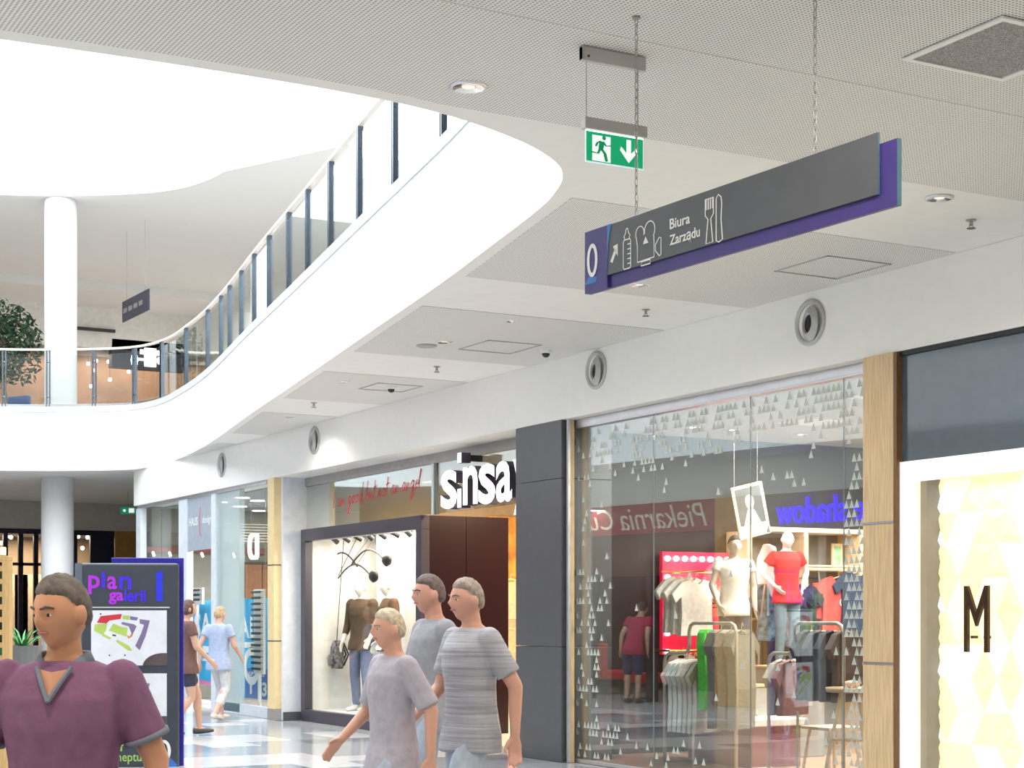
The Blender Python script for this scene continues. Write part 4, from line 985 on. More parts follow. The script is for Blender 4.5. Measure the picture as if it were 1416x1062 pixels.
# ------------------------------------------------------------------ cream light box shop with the letter M
XM = 8.675; yl = onX(1247, 700, XM).y
wm = struct(thing('window_2', None, None, (XM, 7.5, 0)))
MB().box(-.006, .006, 4.2 - 7.5, yl - 7.5, 2.62, H1 - .03).build('tinted_pane', mat('blue_grey_pane', (.09, .12, .15), .06, var=.05, spec=.8), wm)
MB().box(-.03, .02, 4.2 - 7.5, yl - 7.5, H1 - .035, H1 - .001).build('top_profile', BLACK, wm)
MB().box(-.03, .02, yl - 7.5, yl + .035 - 7.5, 0, H1 - .001).build('side_profile', BLACK, wm)
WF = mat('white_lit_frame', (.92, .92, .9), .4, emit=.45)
MB().box(-.03, .05, 4.2 - 7.5, yl - 7.5, 2.47, 2.62).build('white_frame', WF, wm, bevel=.004); y2 = onX(1258, 800, XM).y
MB().box(-.03, .05, y2 - 7.5, yl - 7.5, 0, 2.47).build('white_frame', WF, wm, bevel=.004)
MB().box(-.004, .004, 4.2 - 7.5, y2 - 7.5, .02, 2.47).build('glass_pane', CLEARG, wm)
lw = thing('light_wall', 'glowing cream wall of large relief triangles behind the letter', 'wall panel', (XM + .3, 7.5, 0))
CR = mat('cream_backlit', (.9, .72, .45), .5, emit=.95, ecol=(1, .74, .42)); CR2 = mat('pale_backlit', (.95, .88, .75), .5, emit=1.25, ecol=(1, .92, .8)); CR3 = mat('warm_backlit', (.92, .78, .55), .5, emit=1.05, ecol=(1, .83, .58))
MB().box(.02, .12, 4.2 - 7.5, yl + .1 - 7.5, 0, 2.5).build('backing', CR, lw); MB().box(-.3, .02, yl - 7.5, yl + .03 - 7.5, 0, 2.5).build('return_panel', CR3, lw)
rt = random.Random(11); s = .26; tm = {}
for j in range(10):
    for i in range(16):
        y = yl + .0 - i * s / 2; z = .02 + j * s * .95
        upw = (i + j) % 2 == 0; c = (0, .5 * s) if upw else (0, .45 * s)
        k_ = rt.random(); br = (i > 6 and k_ < .75) or k_ < .18
        P = [(-s / 2, 0), (s / 2, 0), (0, s * .95)] if upw else [(-s / 2, s * .95), (s / 2, s * .95), (0, 0)]
        P = [(x * .985, c[1] + (v - c[1]) * .985) for x, v in P]; cx_ = sum(q[0] for q in P) / 3; cy_ = sum(q[1] for q in P) / 3
        key = (upw, br, k_ < .5)
        if key not in tm:
            mm = MB(); vs = [(-.0, -x, v) for x, v in P] + [(-(.03 if br else .012), -cx_, cy_)]
            mm.add([(0.02, q[1], q[2]) for q in vs[:3]] + [(vs[3][0], vs[3][1], vs[3][2])], [(0, 1, 3), (1, 2, 3), (2, 0, 3), (0, 2, 1)])
            tm[key] = mm.data('triangle_tile', CR2 if br else (CR3 if k_ < .5 else CR))
        if z > 2.3: continue
        o = bpy.data.objects.new('triangle_tile', tm[key]); COL.objects.link(o); o.parent = lw; o.location = (0, y - 7.5, z)
p = onX(1352.5, 902, XM + .22); p2 = onX(1352.5, 810, XM + .22)
m = text('M', p2.z - p.z, abs(onX(1336, 850, XM + .22).y - onX(1369, 850, XM + .22).y), .025, .0)
mm = MB().join(m, wallx((0, 0, 0))).build('letter', mat('bronze_letter', (.07, .04, .02), .35, .6), None); mm.location = p
tag(mm, 'tall dark bronze letter M standing before the glowing cream wall', 'letter')
MB().box(.0, .055, -.075, -.055, .1, .12).build('bracket', mat('bronze_letter', ()), mm); MB().box(.0, .055, .055, .075, .1, .12).build('bracket', mat('bronze_letter', ()), mm)
lamp('cream_strip', 'AREA', (XM + .16, 7.2, 2.44), 12, (1, .85, .6), .15, 4)

# ------------------------------------------------------------------ fashion shop: display box, glass above, big letters
XC = 8.97; ya, yb = 22.33, onX(582, 720, XC).y; ZC = 2.71
bx = thing('display_box', 'dark framed shop display box with maroon side wall and lit white interior', 'display box', (XC, yb, 0)); DY = ya - yb
FRM = mat('dark_plum_frame', (.065, .058, .075), .35); MAR = mat('dark_maroon', (.02, .006, .009), .3)
fw = .17
MB().box(0, .12, 0, DY, ZC - fw, ZC).build('frame_top', FRM, bx, bevel=.005); MB().box(0, .12, 0, DY, 0, .16).build('frame_bottom', FRM, bx, bevel=.005)
MB().box(0, .12, 0, .15, .16, ZC - fw).build('frame_side', FRM, bx, bevel=.005); MB().box(0, .12, DY - .15, DY, .16, ZC - fw).build('frame_side', FRM, bx, bevel=.005)
MB().box(.12, .62, 0, .04, 0, ZC).build('side_panel', MAR, bx); MB().box(.626, 1.22, 0, .04, 0, ZC).build('side_panel', MAR, bx); MB().box(.12, 1.22, DY - .04, DY, 0, ZC).build('side_panel', MAR, bx)
MB().box(.12, 1.22, .04, DY - .04, ZC - .04, ZC).build('roof_panel', MAR, bx)
WI = mat('white_display_lining', (.86, .84, .8), .7)
MB().box(1.16, 1.22, .04, DY - .04, 0, ZC - .04).build('back_panel', WI, bx); MB().box(.12, 1.16, .04, DY - .04, 0, .15).build('floor_panel', WI, bx)
MB().box(.12, 1.16, .041, .05, .15, ZC - .04).build('lining', mat('warm_lining', (.75, .6, .45), .7), bx); MB().box(.12, 1.16, DY - .05, DY - .041, .15, ZC - .04).build('lining', WI, bx)
MB().box(.055, .065, .15, DY - .15, .16, ZC - fw).build('glass_pane', CLEARG, bx)
lamp('display_light', 'AREA', (.6, DY / 2, ZC - .08), 120, (1, .86, .7), .7, 3, parent=bx)
# white curtain in soft folds behind the figures
m = MB(); N = 60
rs = [[(XC + .98 + .05 * math.sin(i * 1.3) + dx, yb + .5 + (DY - .9) * i / N, z) for i in range(N + 1)] for z in (.16, ZC - .06) for dx in (0,)]
m.add([p for r in rs for p in r], [(i, i + 1, N + 2 + i, N + 1 + i) for i in range(N)]); m.add([(p[0] + .012, p[1], p[2]) for r in rs for p in r], [(i + 1, i, N + 1 + i, N + 2 + i) for i in range(N)])
tag(m.build('curtain', mat('white_voile', (.85, .84, .82), .8), None, True), 'white pleated curtain at the back of the display box', 'curtain')
# track with black spotlights
tr_ = thing('spotlight_track', 'black lighting track along the top of the display box', 'track', (XC + .4, yb + .25, ZC - .045))
MB().box(-.02, .02, 0, DY - .5, -.03, 0).build('rail', BLACK, tr_)
for k in range(9):
    y = yb + .4 + k * .4; s_ = thing('spotlight', 'black spotlight on the display box track, %s from its maroon wall' % ORD[k], 'spotlight', (XC + .4, y, ZC - .08), R(20 * (k % 3) - 20), 'spotlights on the display box track')
    MB().tube([(0, 0, .01), (0, 0, -.05)], .012, 8).build('stem', BLACK, s_)
    MB().tube([(-.05, 0, -.04), (.06, .02, -.1)], .036, 14).build('head', BLACK, s_, False); MB().tube([(.06, .02, -.1), (.066, .021, -.103)], .03, 14).build('lens', mat('spot_lens', (1, .95, .85), .3, emit=5), s_)
# three black arched shop-window lamps
for px, py, qx, qy, lb in ((455, 778, 494, 780, 'black arched lamp with leaf shaped shade, highest in the display box'), (530, 773, 486, 778, 'black arched lamp reaching towards the maroon wall in the display box'), (512, 795, 468, 796, 'lowest black arched lamp above the figures in the display box')):
    a, b = onX(px, py, XC + .55), onX(qx, qy, XC + .55); t = thing('arc_lamp', lb, 'lamp', a)
    d_ = b - a; MB().tube([Vector((0, 0, 0)) + d_ * u + UP * (.22 * math.sin(math.pi * (.1 + .85 * u)) - .068) for u in [k / 10 for k in range(11)]], .013, 8).build('arm', BLACK, t)
    m = MB(); sg_ = -1 if d_.y > 0 else 1
    m.rings([[(.055 * r_ * math.cos(2 * math.pi * k / 14), sg_ * y_, -.02 + .09 * r_ * math.sin(2 * math.pi * k / 14)) for k in range(14)] for r_, y_ in ((.25, -.03), (.7, .03), (1, .1), (.8, .19), (.2, .24))]); m.build('shade', BLACK, t, True, fixn=True)
    MB().tube([d_, Vector((.3, d_.y, ZC - .08 - a.z))], .005, 6).build('hanging_rod', BLACK, t)
# figures in the display box
mp = dict(elR=(.25, -.02, 1.14), wrR=(.24, .1, .92), elL=(-.25, -.02, 1.14), wrL=(-.24, .12, .95))
q = onX(500, 900, XC + .62)
person('mannequin', 'white mannequin in brown jacket and blue jeans with backpack in the display box', (XC + .62, q.y, .152), R(90) + R(25), 1.86, .012, skin=(.9, .86, .8), hair=None, top=(.1, .06, .035), sleeve=1.6, bottom=(.17, .2, .33), shoes=(.8, .78, .75), pose=mp, face=False, cat='mannequin')
q = onX(538, 900, XC + .6)
person('mannequin', 'white mannequin in brown and white top and white trousers, second in the display box', (XC + .6, q.y, .152), R(90) - R(10), 1.86, .012, skin=(.9, .86, .8), hair=None, top=(.13, .07, .04), sleeve=1.0, bottom=(.72, .7, .7), shoes=(.8, .78, .75), pose=mp, face=False, cat='mannequin')
q = onX(466, 905, XC + .45); t = thing('backpack', 'black and white checked backpack hanging beside the first display mannequin', 'backpack', (XC + .45, q.y, q.z), R(80))
m = MB(); eloft(m, [((0, 0, -.2), (.13, 0, 0), (0, .08, 0)), ((0, 0, -.1), (.16, 0, 0), (0, .1, 0)), ((0, 0, .1), (.15, 0, 0), (0, .09, 0)), ((0, 0, .2), (.09, 0, 0), (0, .05, 0))], 18); m.build('bag', mat('checked_cloth', (.22, .2, .2), .8, var=1.0, scale=22), t, True)
m = MB(); eloft(m, [((0, .09, -.16), (.1, 0, 0), (0, .03, 0)), ((0, .1, -.05), (.11, 0, 0), (0, .04, 0)), ((0, .09, 0), (.09, 0, 0), (0, .02, 0))], 14); m.build('pocket', mat('checked_cloth', ()), t, True)
for s_ in (-1, 1): MB().tube([(s_ * .07, -.08, -.16), (s_ * .08, -.15, 0), (s_ * .06, -.08, .17)], .014, 6).build('strap', BLACK, t)
MB().tube([(0, 0, .19), (0, 0, .25), (0, -.1, ZC - .1 - q.z)], .006, 6).build('cord', BLACK, t)

# glass above and beside the box
wf = struct(thing('window_3', None, None, (9.08, 19, 0)))
yp = onX(600, 680, 9.08).y
for a, b, z0 in ((yp + .03, 22.37, ZC + .01), (15.6, yp - .03, ZC + .01)):
    MB().box(-.005, .005, a - 19, b - 19, z0, H1 - .12).build('glass_pane', GLASS, wf)
MB().box(-.03, .03, 15.46 - 19, 22.37 - 19, H1 - .12, H1 - .001).build('header_profile', GREYM, wf)
MB().box(-.02, .02, yp - .03 - 19, yp + .03 - 19, ZC, H1 - .12).build('mullion', mat('pale_green_post', (.7, .78, .74), .3), wf)
MB().box(-.02, .02, yp - .11 - 19, yp - .05 - 19, ZC, H1 - .12).build('mullion', mat('dark_mullion', (.12, .13, .13), .4), wf)
# red handwriting on the glass
GL = {'I': [[(0, 0), (.05, 1.3)]], 'a': [[(.5, .55), (.3, .7), (.05, .4), (.1, .05), (.35, .15), (.5, .6), (.5, .1), (.65, .05)]], 'm': [[(0, 0), (.1, .6), (.15, .1), (.3, .6), (.4, .1), (.55, .6), (.6, .1), (.75, .1)]],
      'g': [[(.5, .55), (.3, .7), (.05, .4), (.15, .05), (.45, .3), (.5, .65), (.45, -.3), (.2, -.75), (0, -.5), (.3, -.1), (.65, .1)]], 'o': [[(.3, .65), (.05, .4), (.15, .05), (.4, .1), (.5, .45), (.3, .65), (.6, .5)]],
      'd': [[(.45, .55), (.2, .6), (.05, .3), (.2, .02), (.45, .3), (.62, 1.5), (.5, .2), (.65, .05)]], ',': [[(.1, .1), (0, -.3)]], 'b': [[(.1, 1.5), (.05, .1), (.3, .0), (.5, .3), (.3, .55), (.1, .35)]],
      'u': [[(.0, .6), (.05, .1), (.3, .1), (.42, .6), (.45, .1), (.6, .1)]], 't': [[(.2, 1.4), (.12, .1), (.35, .05)], [(0, .8), (.4, .95)]], 'n': [[(0, 0), (.1, .6), (.12, .1), (.35, .6), (.45, .1), (.6, .1)]],
      'e': [[(.05, .3), (.4, .4), (.3, .65), (.08, .45), (.12, .08), (.45, .1)]], 'l': [[(.05, .3), (.3, 1.3), (.2, 1.4), (.1, .2), (.3, .05)]]}
cx_ = 0; pos = [[]]
for ch in 'I am good, but not an angel':
    if ch == ' ': cx_ += .42; pos.append([]); continue
    for st in GL[ch]: pos[-1].append([(cx_ + x + .18 * y, y) for x, y in st])
    cx_ += max(x for st in GL[ch] for x, y in st) + (.25 if ch == 'I' else .06)
a, b = onX(459, 703, 9.05), onX(579, 668, 9.05); k = (a.y - b.y) / cx_; kz = .17
hwt = thing('handwriting', 'red handwritten sentence on the glass above the display box', 'lettering', (9.07, a.y, onX(459, 703, 9.07).z))
for word in pos:
    hw = MB()
    for st in word: stroke(hw, [(x * k, y * kz + .07 * (x * k) / 2) for x, y in st], .013, 0, .002, xf=wallx((0, 0, 0)))
    o = hw.build('word', MARK, hwt)
    if len(word) > 1: o['kind'] = 'stuff'
# shop name in thick white letters, the i cut short with its dot high above
XL = 8.93; y0 = onX(609, 690, XL).y; zb_ = onX(620, 704, XL - .12).z; xh = onX(620, 650, XL - .12).z - zb_
nm = thing('shop_letters', 'thick white shop name letters with dark sides before the glass', 'sign', (XL, y0, zb_))
LW = mat('lit_white_letter', (.95, .95, .97), .4, emit=.7); LS = mat('letter_side', (.06, .055, .09), .4)
def letter(mb, nm_):
    q_ = MB(); q_.v = list(mb.v); q_.f = list(mb.f); q_.mi = list(mb.mi)
    ob = q_.build(nm_, [LS, LW], nm)
    for p_ in ob.data.polygons: p_.material_index = 1 if p_.normal.x < -.5 and p_.center.x < -.1 else 0
    ob['label'] = 'white letter'; del ob['label']
def yy(px): return y0 - onX(px, 690, XL - .12).y
for ch, p0, p1, hh, dz in (('s', 609.5, 632, xh, -.0), ('n', 640, 660.5, xh * .97, .02), ('s', 661.5, 685, xh, .0), ('a', 685.5, 708, xh, 0.0), ('y', 709.5, 731, xh * 1.33, -xh * .34)):
    x0, x1 = yy(p0), yy(p1); q_ = text(ch, hh, x1 - x0, .12, .022)
    F = wallx((0, 0, 0)); letter(MB().join(q_, lambda x, y, z: F(x + (x0 + x1) / 2, y + dz, z)), 'letter')
F = wallx((0, 0, 0)); x0, x1 = yy(632.5), yy(638)
letter(MB().box(x0, x1, .0, xh * .48, 0, .12, F), 'letter'); zd = onX(635, 640, XL - .12).z - zb_
letter(MB().box(x0, x1, zd, zd + .115, 0, .12, F), 'letter_dot'); MB().box(x0 + .05, x0 + .11, zd + .02, zd + .09, -.15, .0, F).build('bracket', BLACK, nm)
for x in (.2, .8, 1.4): MB().box(x, x + .02, .06, .1, -.14, 0, F).build('bracket', BLACK, nm)
# inside the fashion shop: warm light, orange poster, hanging garments beyond the box
lamp('shop_lamp', 'AREA', (12.2, 18.5, 3.36), 450, (1, .72, .42), 1.5, 3); lamp('shop_lamp', 'AREA', (10.6, 20.5, 3.36), 60, (1, .86, .66), .6, 1.5)
lamp('shop_lamp', 'AREA', (10.3, 16.8, 3.36), 160, (1, .7, .45), .6)
q = onY(700, 760, 22.3); t = thing('poster', 'orange fashion poster on the wall behind the display box', 'poster', (q.x + .1, 22.43, 1.9)); MB().box(-.35, .5, -.01, .01, 0, 1.1).build('panel', mat('orange_poster', (.85, .3, .06), .5, var=.7, scale=3), t)
for px, py, c, lb in ((706, 800, (.55, .4, .28), 'tan jacket hanging past the maroon box, upper row'), (706, 868, (.5, .36, .24), 'tan bag coloured blouse past the maroon box, middle row'), (706, 905, (.7, .13, .08), 'long red dress hanging past the maroon box, lower row')):
    p = onX(px, py, 10.9); garment('jacket', lb, p, (.9, -.4, 0), (-.4, -.9, 0), c, 'clothes', .44, .55, .06, None, .15)
t = thing('clothes_rail', 'dark garment rail past the display box in the fashion shop', 'rail', (10.92, onX(706, 850, 10.92).y + .02, .0)); zz = onX(706, 798, 10.92).z
m = MB(); m.tube([(-.4, 0, 0), (-.4, 0, zz), (.5, 0, zz), (.5, 0, 0)], .015, 8); m.build('tube', BLACK, t)
q = onX(690, 880, 10.2); t = thing('sale_poster', 'bright red poster with white shape standing past the maroon wall', 'poster', (10.23, onX(686, 880, 10.23).y, 0)); 
MB().box(-.01, .01, -.28, .15, .9, 1.55).build('panel', mat('bright_red_card', (.85, .05, .03), .5, emit=.15), t); MB().box(-.012, -.0105, -.2, .05, 1.0, 1.15).build('white_shape', PRINT, t); MB().tube([(0.02, -.06, 0), (.02, -.06, 1.2)], .014, 8).build('stand', GREYM, t)

# ------------------------------------------------------------------ optician's shop
XO = 8.72
wo = struct(thing('window_4', None, None, (XO, 26, 0)))
Yo = lambda px: onX(px, 800, XO).y - 26
PW2 = mat('pale_blue_profile', (.68, .74, .8), .35)
MB().box(-.03, .03, Yo(371), Yo(192), H1 - .05, H1 - .001).build('header_profile', ALU, wo)
for a, b in ((370, 341), (251, 224), (223, 197)): MB().box(-.005, .005, Yo(a), Yo(b), .03, H1 - .05).build('glass_pane', CLEARG, wo)
MB().box(-.02, .06, Yo(333), Yo(302), .03, H1 - .05).build('frosted_pane', milky('frosted_green', (.8, .88, .87), .4), wo)
for a, b in ((262, 251), (302, 296), (198, 192)): MB().box(-.05, .06, Yo(a), Yo(b), 0, H1 - .05).build('post', PW2, wo)
MB().box(-.02, .02, Yo(371), Yo(302), 0, .16).build('sill', PW2, wo)
MB().box(-.03, .03, Yo(295.5), Yo(262), 2.55, H1 - .05).build('fascia_panel', mat('grey_blue_fascia', (.36, .41, .47), .4), wo)
m = MB(); F = wallx((-.031, (Yo(263) + Yo(295)) / 2, 2.95)); zz = .22
m.join(text('HAUS', .13, .42, .001, .01), lambda x, y, z: F(x - .32, y, z)); m.join(text('design', .15, .45, .001, 0), lambda x, y, z: F(x + .36, y - .02, z)); m.build('lettering', PRINT, wo)
m = MB(); stroke(m, arc(.12, .05, .13, .3, 130, 230, 12), .04, .001, xf=F); m.build('pink_arc', mat('pink_arc', (.7, .12, .25), .5), wo)
m = MB(); stroke(m, [(.16, 0), (.16, .34), (-.02, .34)] + arc(-.02, .21, .14, .13, 90, 180, 6)[1:] + arc(-.02, .13, .14, .13, 180, 270, 6) + [(.15, 0)], .06, 0, .05); zD = onX(353, 771, XO + .12).z
o = MB().join(m, wallx((0, 0, 0))).build('letter', mat('lit_white_letter', ()), None); o.location = (XO + .14, onX(352.5, 760, XO + .14).y, zD); tag(o, 'white reversed letter D hanging inside the optician glass', 'letter')
MB().tube([(-.02, .1, .32), (-.02, .1, H1 - .06 - zD)], .004, 6).build('wire', GREYM, o)
# sale posters pasted behind the glass
SKY = mat('sky_blue_poster', (.03, .42, .75), .5, var=.15, scale=1.2); DBL = mat('deep_blue_poster', (.02, .16, .5), .5)
def poster(px0, px1, py0, py1, label, parts_, X=XO + .6):
    p = onX(px1, py1, X); w = onX(px0, py1, X).y - p.y; h = onX((px0 + px1) / 2, py0, X).z - onX((px0 + px1) / 2, py1, X).z
    t_ = thing('sale_poster', label, 'poster', p); F_ = wallx((0, w / 2, 0)); MB().box(-w / 2, w / 2, 0, h, -.004, .0, F_).build('sheet', SKY, t_)
    for e in (-w * .4, w * .4): MB().tube([F_(e, h - .01, -.006), F_(e, 3.418 - p.z, -.006)], .003, 6).build('wire', GREYM, t_)
    parts_(t_, F_, w, h); return t_
def ps1(t_, F_, w, h):
    m_ = MB(); m_.join(text('SA', h * .3, w * .74, .001, .02), lambda x, y, z: F_(x + .03, y + h * .55, z + .001)); m_.build('lettering', PRINT, t_)
    m_ = MB(); m_.box(-w * .42, w * .45, h * .38, h * .46, .001, .002, F_); m_.box(0, w * .4, h * .28, h * .31, .001, .002, F_); m_.build('white_bands', PRINT, t_)
    MB().prism([(-w / 2, .0), (w / 2, -.0), (w / 2, .05), (-w / 2, .1)], .001, .002, F_).build('pink_band', mat('pink_print_band', (.8, .2, .45), .5), t_)
poster(264, 296, 832, 948, 'sky blue sale poster with letters SA behind the shop entrance', ps1)
def ps2(t_, F_, w, h):
    m_ = MB(); m_.join(text('ALE', h * .22, w * .82, .001, .015), lambda x, y, z: F_(x, y + h * .6, z + .001)); m_.box(-w * .5, w * .25, h * .5, h * .56, .001, .002, F_); m_.build('lettering', PRINT, t_)
    m_ = MB(); stroke(m_, arc(-.0, h * .32, w * .2, h * .15, 0, 360, 24)[:-1], w * .09, .001, xf=F_, closed=True); m_.build('numeral_zero', PRINT, t_)
    MB().box(-w * .2, w / 2, 0, h * .3, .0005, .0015, F_).build('deep_blue_panel', DBL, t_)
    m_ = MB(); m_.join(text('KUP', h * .045, w * .14, .001, .02), lambda x, y, z: F_(x - w * .02, y + h * .22, z + .002)); m_.join(text('OKU', h * .05, w * .18, .001, .02), lambda x, y, z: F_(x + w * .3, y + h * .22, z + .002))
    m_.join(text('1', h * .12, w * .06, .001, .03), lambda x, y, z: F_(x - w * .02, y + h * .04, z + .002)); m_.join(text('-3', h * .14, w * .26, .001, .03), lambda x, y, z: F_(x + w * .33, y + h * .03, z + .002)); m_.build('lettering', PRINT, t_)
poster(326, 371, 830, 968, 'large sky blue sale poster with letters ALE behind the glass by the gold pillar', ps2)
# eyewear stands
def stand(px, py0, py1, X, wid, cols, rows_, label):
    p = onX(px, py1, X); top_ = onX(px, py0, X).z; t_ = thing('eyewear_stand', label, 'display stand', (X, p.y, 0)); zb2 = p.z
    MB().box(-.02, .02, -wid / 2, wid / 2, zb2, top_).build('panel', PRINT, t_, bevel=.006); MB().box(-.14, .14, -wid / 2, wid / 2, 0, .05).build('base', PRINT, t_)
    MB().box(-.02, .02, -.03, .03, .05, zb2).build('column', PRINT, t_)
    gm = MB()
    for s_ in (-1, 1): gm.prism(arc(s_ * .033, 0, .027, .021, 0, 360, 8)[:-1], 0, .012, wallx((-.03, 0, 0)))
    gm.box(-.012, .012, .004, .01, 0, .01, wallx((-.03, 0, 0)))
    for s_ in (-1, 1): gm.box(s_ * .06 - .004, s_ * .06 + .004, .0, .008, -.05, .012, wallx((-.03, 0, 0)))
    me = gm.data('sunglasses', BLACK); i0 = 0
    for r_ in range(rows_):
        for c_ in range(cols):
            o_ = bpy.data.objects.new('sunglasses', me); COL.objects.link(o_); o_.location = (X - .026, p.y + (c_ - (cols - 1) / 2) * wid / cols, zb2 + .08 + r_ * (top_ - zb2 - .12) / (rows_ - 1))
            tag(o_, 'dark sunglasses, %s row from the bottom, %s column of the ' % (ORD[r_], ORD[c_]) + ('tall eyewear stand' if rows_ > 4 else 'low eyewear stand'), 'sunglasses', 'sunglasses on the ' + ('tall stand' if rows_ > 4 else 'low stand'))
stand(359, 815, 932, XO + .35, .42, 3, 14, 'tall white eyewear stand full of dark sunglasses by the gold pillar')
stand(273, 813, 836, XO + .5, .6, 4, 3, 'low white eyewear stand above the SA poster')
# wooden counter wall and slatted ceiling grille deep inside, plus light panels
MB().box(0, .1, 0, 2.2, 0, 2.0).build('x', PINE) if False else None
q0 = onY(338, 800, 29.2); t = thing('wall_cabinet', 'brown wooden wall cabinet at the back of the optician shop', 'cabinet', (q0.x, 29.28, 0)); zc = onY(350, 780, 29.2).z
for k in range(5): MB().box(k * .33 + .005, k * .33 + .325, -.12, 0, .08, zc).build('door', mat('walnut', (.22, .095, .045), .4, var=.2, stretch=(9, 9, 1)), t, bevel=.004)
MB().box(0, 1.65, -.14, 0, zc, zc + .04).build('cornice', DARK, t); MB().box(0, 1.65, -.1, 0, 0, .08).build('plinth', DARK, t)
q0 = onY(262, 760, 29.0)
t = thing('wall_rail', 'dark red shelf rail at the back of the optician shop with tiny lamps', 'shelf', (q0.x - .8, 29.27, onY(280, 765, 29.2).z)); MB().box(0, 2.3, -.06, 0, 0, .1).build('board', mat('oxblood', (.2, .05, .04), .5), t)
for k in range(7): MB().tube([(.2 + k * .3, -.05, 0), (.2 + k * .3, -.12, -.06)], .022, 8).build('lamp_head', mat('warm_lamp', (1, .9, .7), .4, emit=5, ecol=(1, .9, .72)), t)
for k, (px, py) in enumerate(((335, 688), (332, 700), (356, 692), (358, 706), (305, 694), (281, 720), (222, 715), (243, 713), (228, 707))):
    p = onZ(px, py, 3.418)
    if 8.9 < p.x < 14 and p.y < 29.2: 
        o = MB().lathe([(.11, 0), (.12, -.012), (.02, -.014)], 20).build('light_disc', mat('lit_disc', (1, .98, .93), .4, emit=6, ecol=(1, .95, .88)), None); o.location = p
        tag(o, 'round lit ceiling lamp inside the optician shop, %s of the lamps seen there' % ORD[k], 'ceiling lamp', 'round lamps in the optician ceiling')
for k in range(7):
    z = onX(352, 714 + k * 5, 10).z
t = thing('ceiling_slats', 'dark horizontal slats hanging near the ceiling in the optician shop', 'slats', (9.6, 28.2, 2.9))
for k in range(7): MB().box(0, 1.3, -.02, .02, .05 * k - .1, .05 * k - .08).build('slat', mat('slat_taupe', (.2, .18, .15), .5), t)
for s_ in (0.05, 1.25): MB().tube([(s_, 0, -.1), (s_, 0, .51)], .006, 6).build('wire', GREYM, t)
lamp('shop_lamp', 'AREA', (10.8, 26, 3.38), 420, (1, .95, .88), 2, 3)

# ------------------------------------------------------------------ information board
bc = onD(177.5, 855, 16.4); BW = 143 * 16.4 / FPX; BH = (855 - 779) * 16.4 / FPX + EYE
ib = thing('information_board', 'dark free-standing mall plan board with purple back panel', 'information board', (bc.x, bc.y, 0), -YAW + R(4))
IB = lambda x, y, z=0: (x, -z, y)
def U(px, py): return ((px - 177.5) * 16.4 / FPX, EYE + (855 - py) * 16.4 / FPX)
x0, x1 = U(106, 0)[0], U(247, 0)[0]
MB().box(x0, x1, .0, BH, -.05, .05, IB).build('charcoal_panel', mat('board_charcoal', (.045, .052, .07), .4), ib, bevel=.02)
MB().box(x0, x0 + .07, .0, BH, .05, .055, IB).build('edge_strip', mat('board_edge', (.12, .14, .18), .35), ib)
MB().box(U(153, 0)[0], U(252, 0)[0], .0, U(0, 771)[1], -.1, -.052, IB).build('purple_panel', mat('board_purple', (.02, .015, .3), .4), ib, bevel=.006)
VI = mat('violet_lettering', (.05, .02, .6), .4, emit=.12, ecol=(.06, .0, .9)); MG = mat('magenta_lettering', (.4, .03, .6), .4, emit=.12, ecol=(.45, .0, .8))
def put(s, px0, px1, py0, py1, mm, nm_='lettering', bold=.02, z=.0515, dz=0):
    a, b = U(px0, py1), U(px1, py0); mb = MB().join(text(s, b[1] - a[1], b[0] - a[0], .002, bold), lambda x, y, q: IB(x + (a[0] + b[0]) / 2, y + a[1], q + z)); return mb.build(nm_, mm, ib)
put('p', 124, 140, 796, 822, MG); put('l', 142, 147, 791, 813, VI); put('a', 150, 163, 797, 815, MG); put('n', 166, 183, 797, 815, VI)
put('ga', 152, 172, 819, 836, MG, bold=.03); put('lerii', 173, 203, 815, 832, VI, bold=.03); put('i', 216, 226, 790, 831, mat('blue_lettering', (.02, .03, .6), .4, emit=.12, ecol=(.0, .02, .9)), bold=.05)
def plate(px0, px1, py0, py1, nm_, mm, z0, z1): 
    a, b = U(px0, py1), U(px1, py0); return MB().box(a[0], b[0], a[1], b[1], z0, z1, IB).build(nm_, mm, ib)
plate(125, 235, 839, 841, 'silver_strip', ALU, .05, .056)
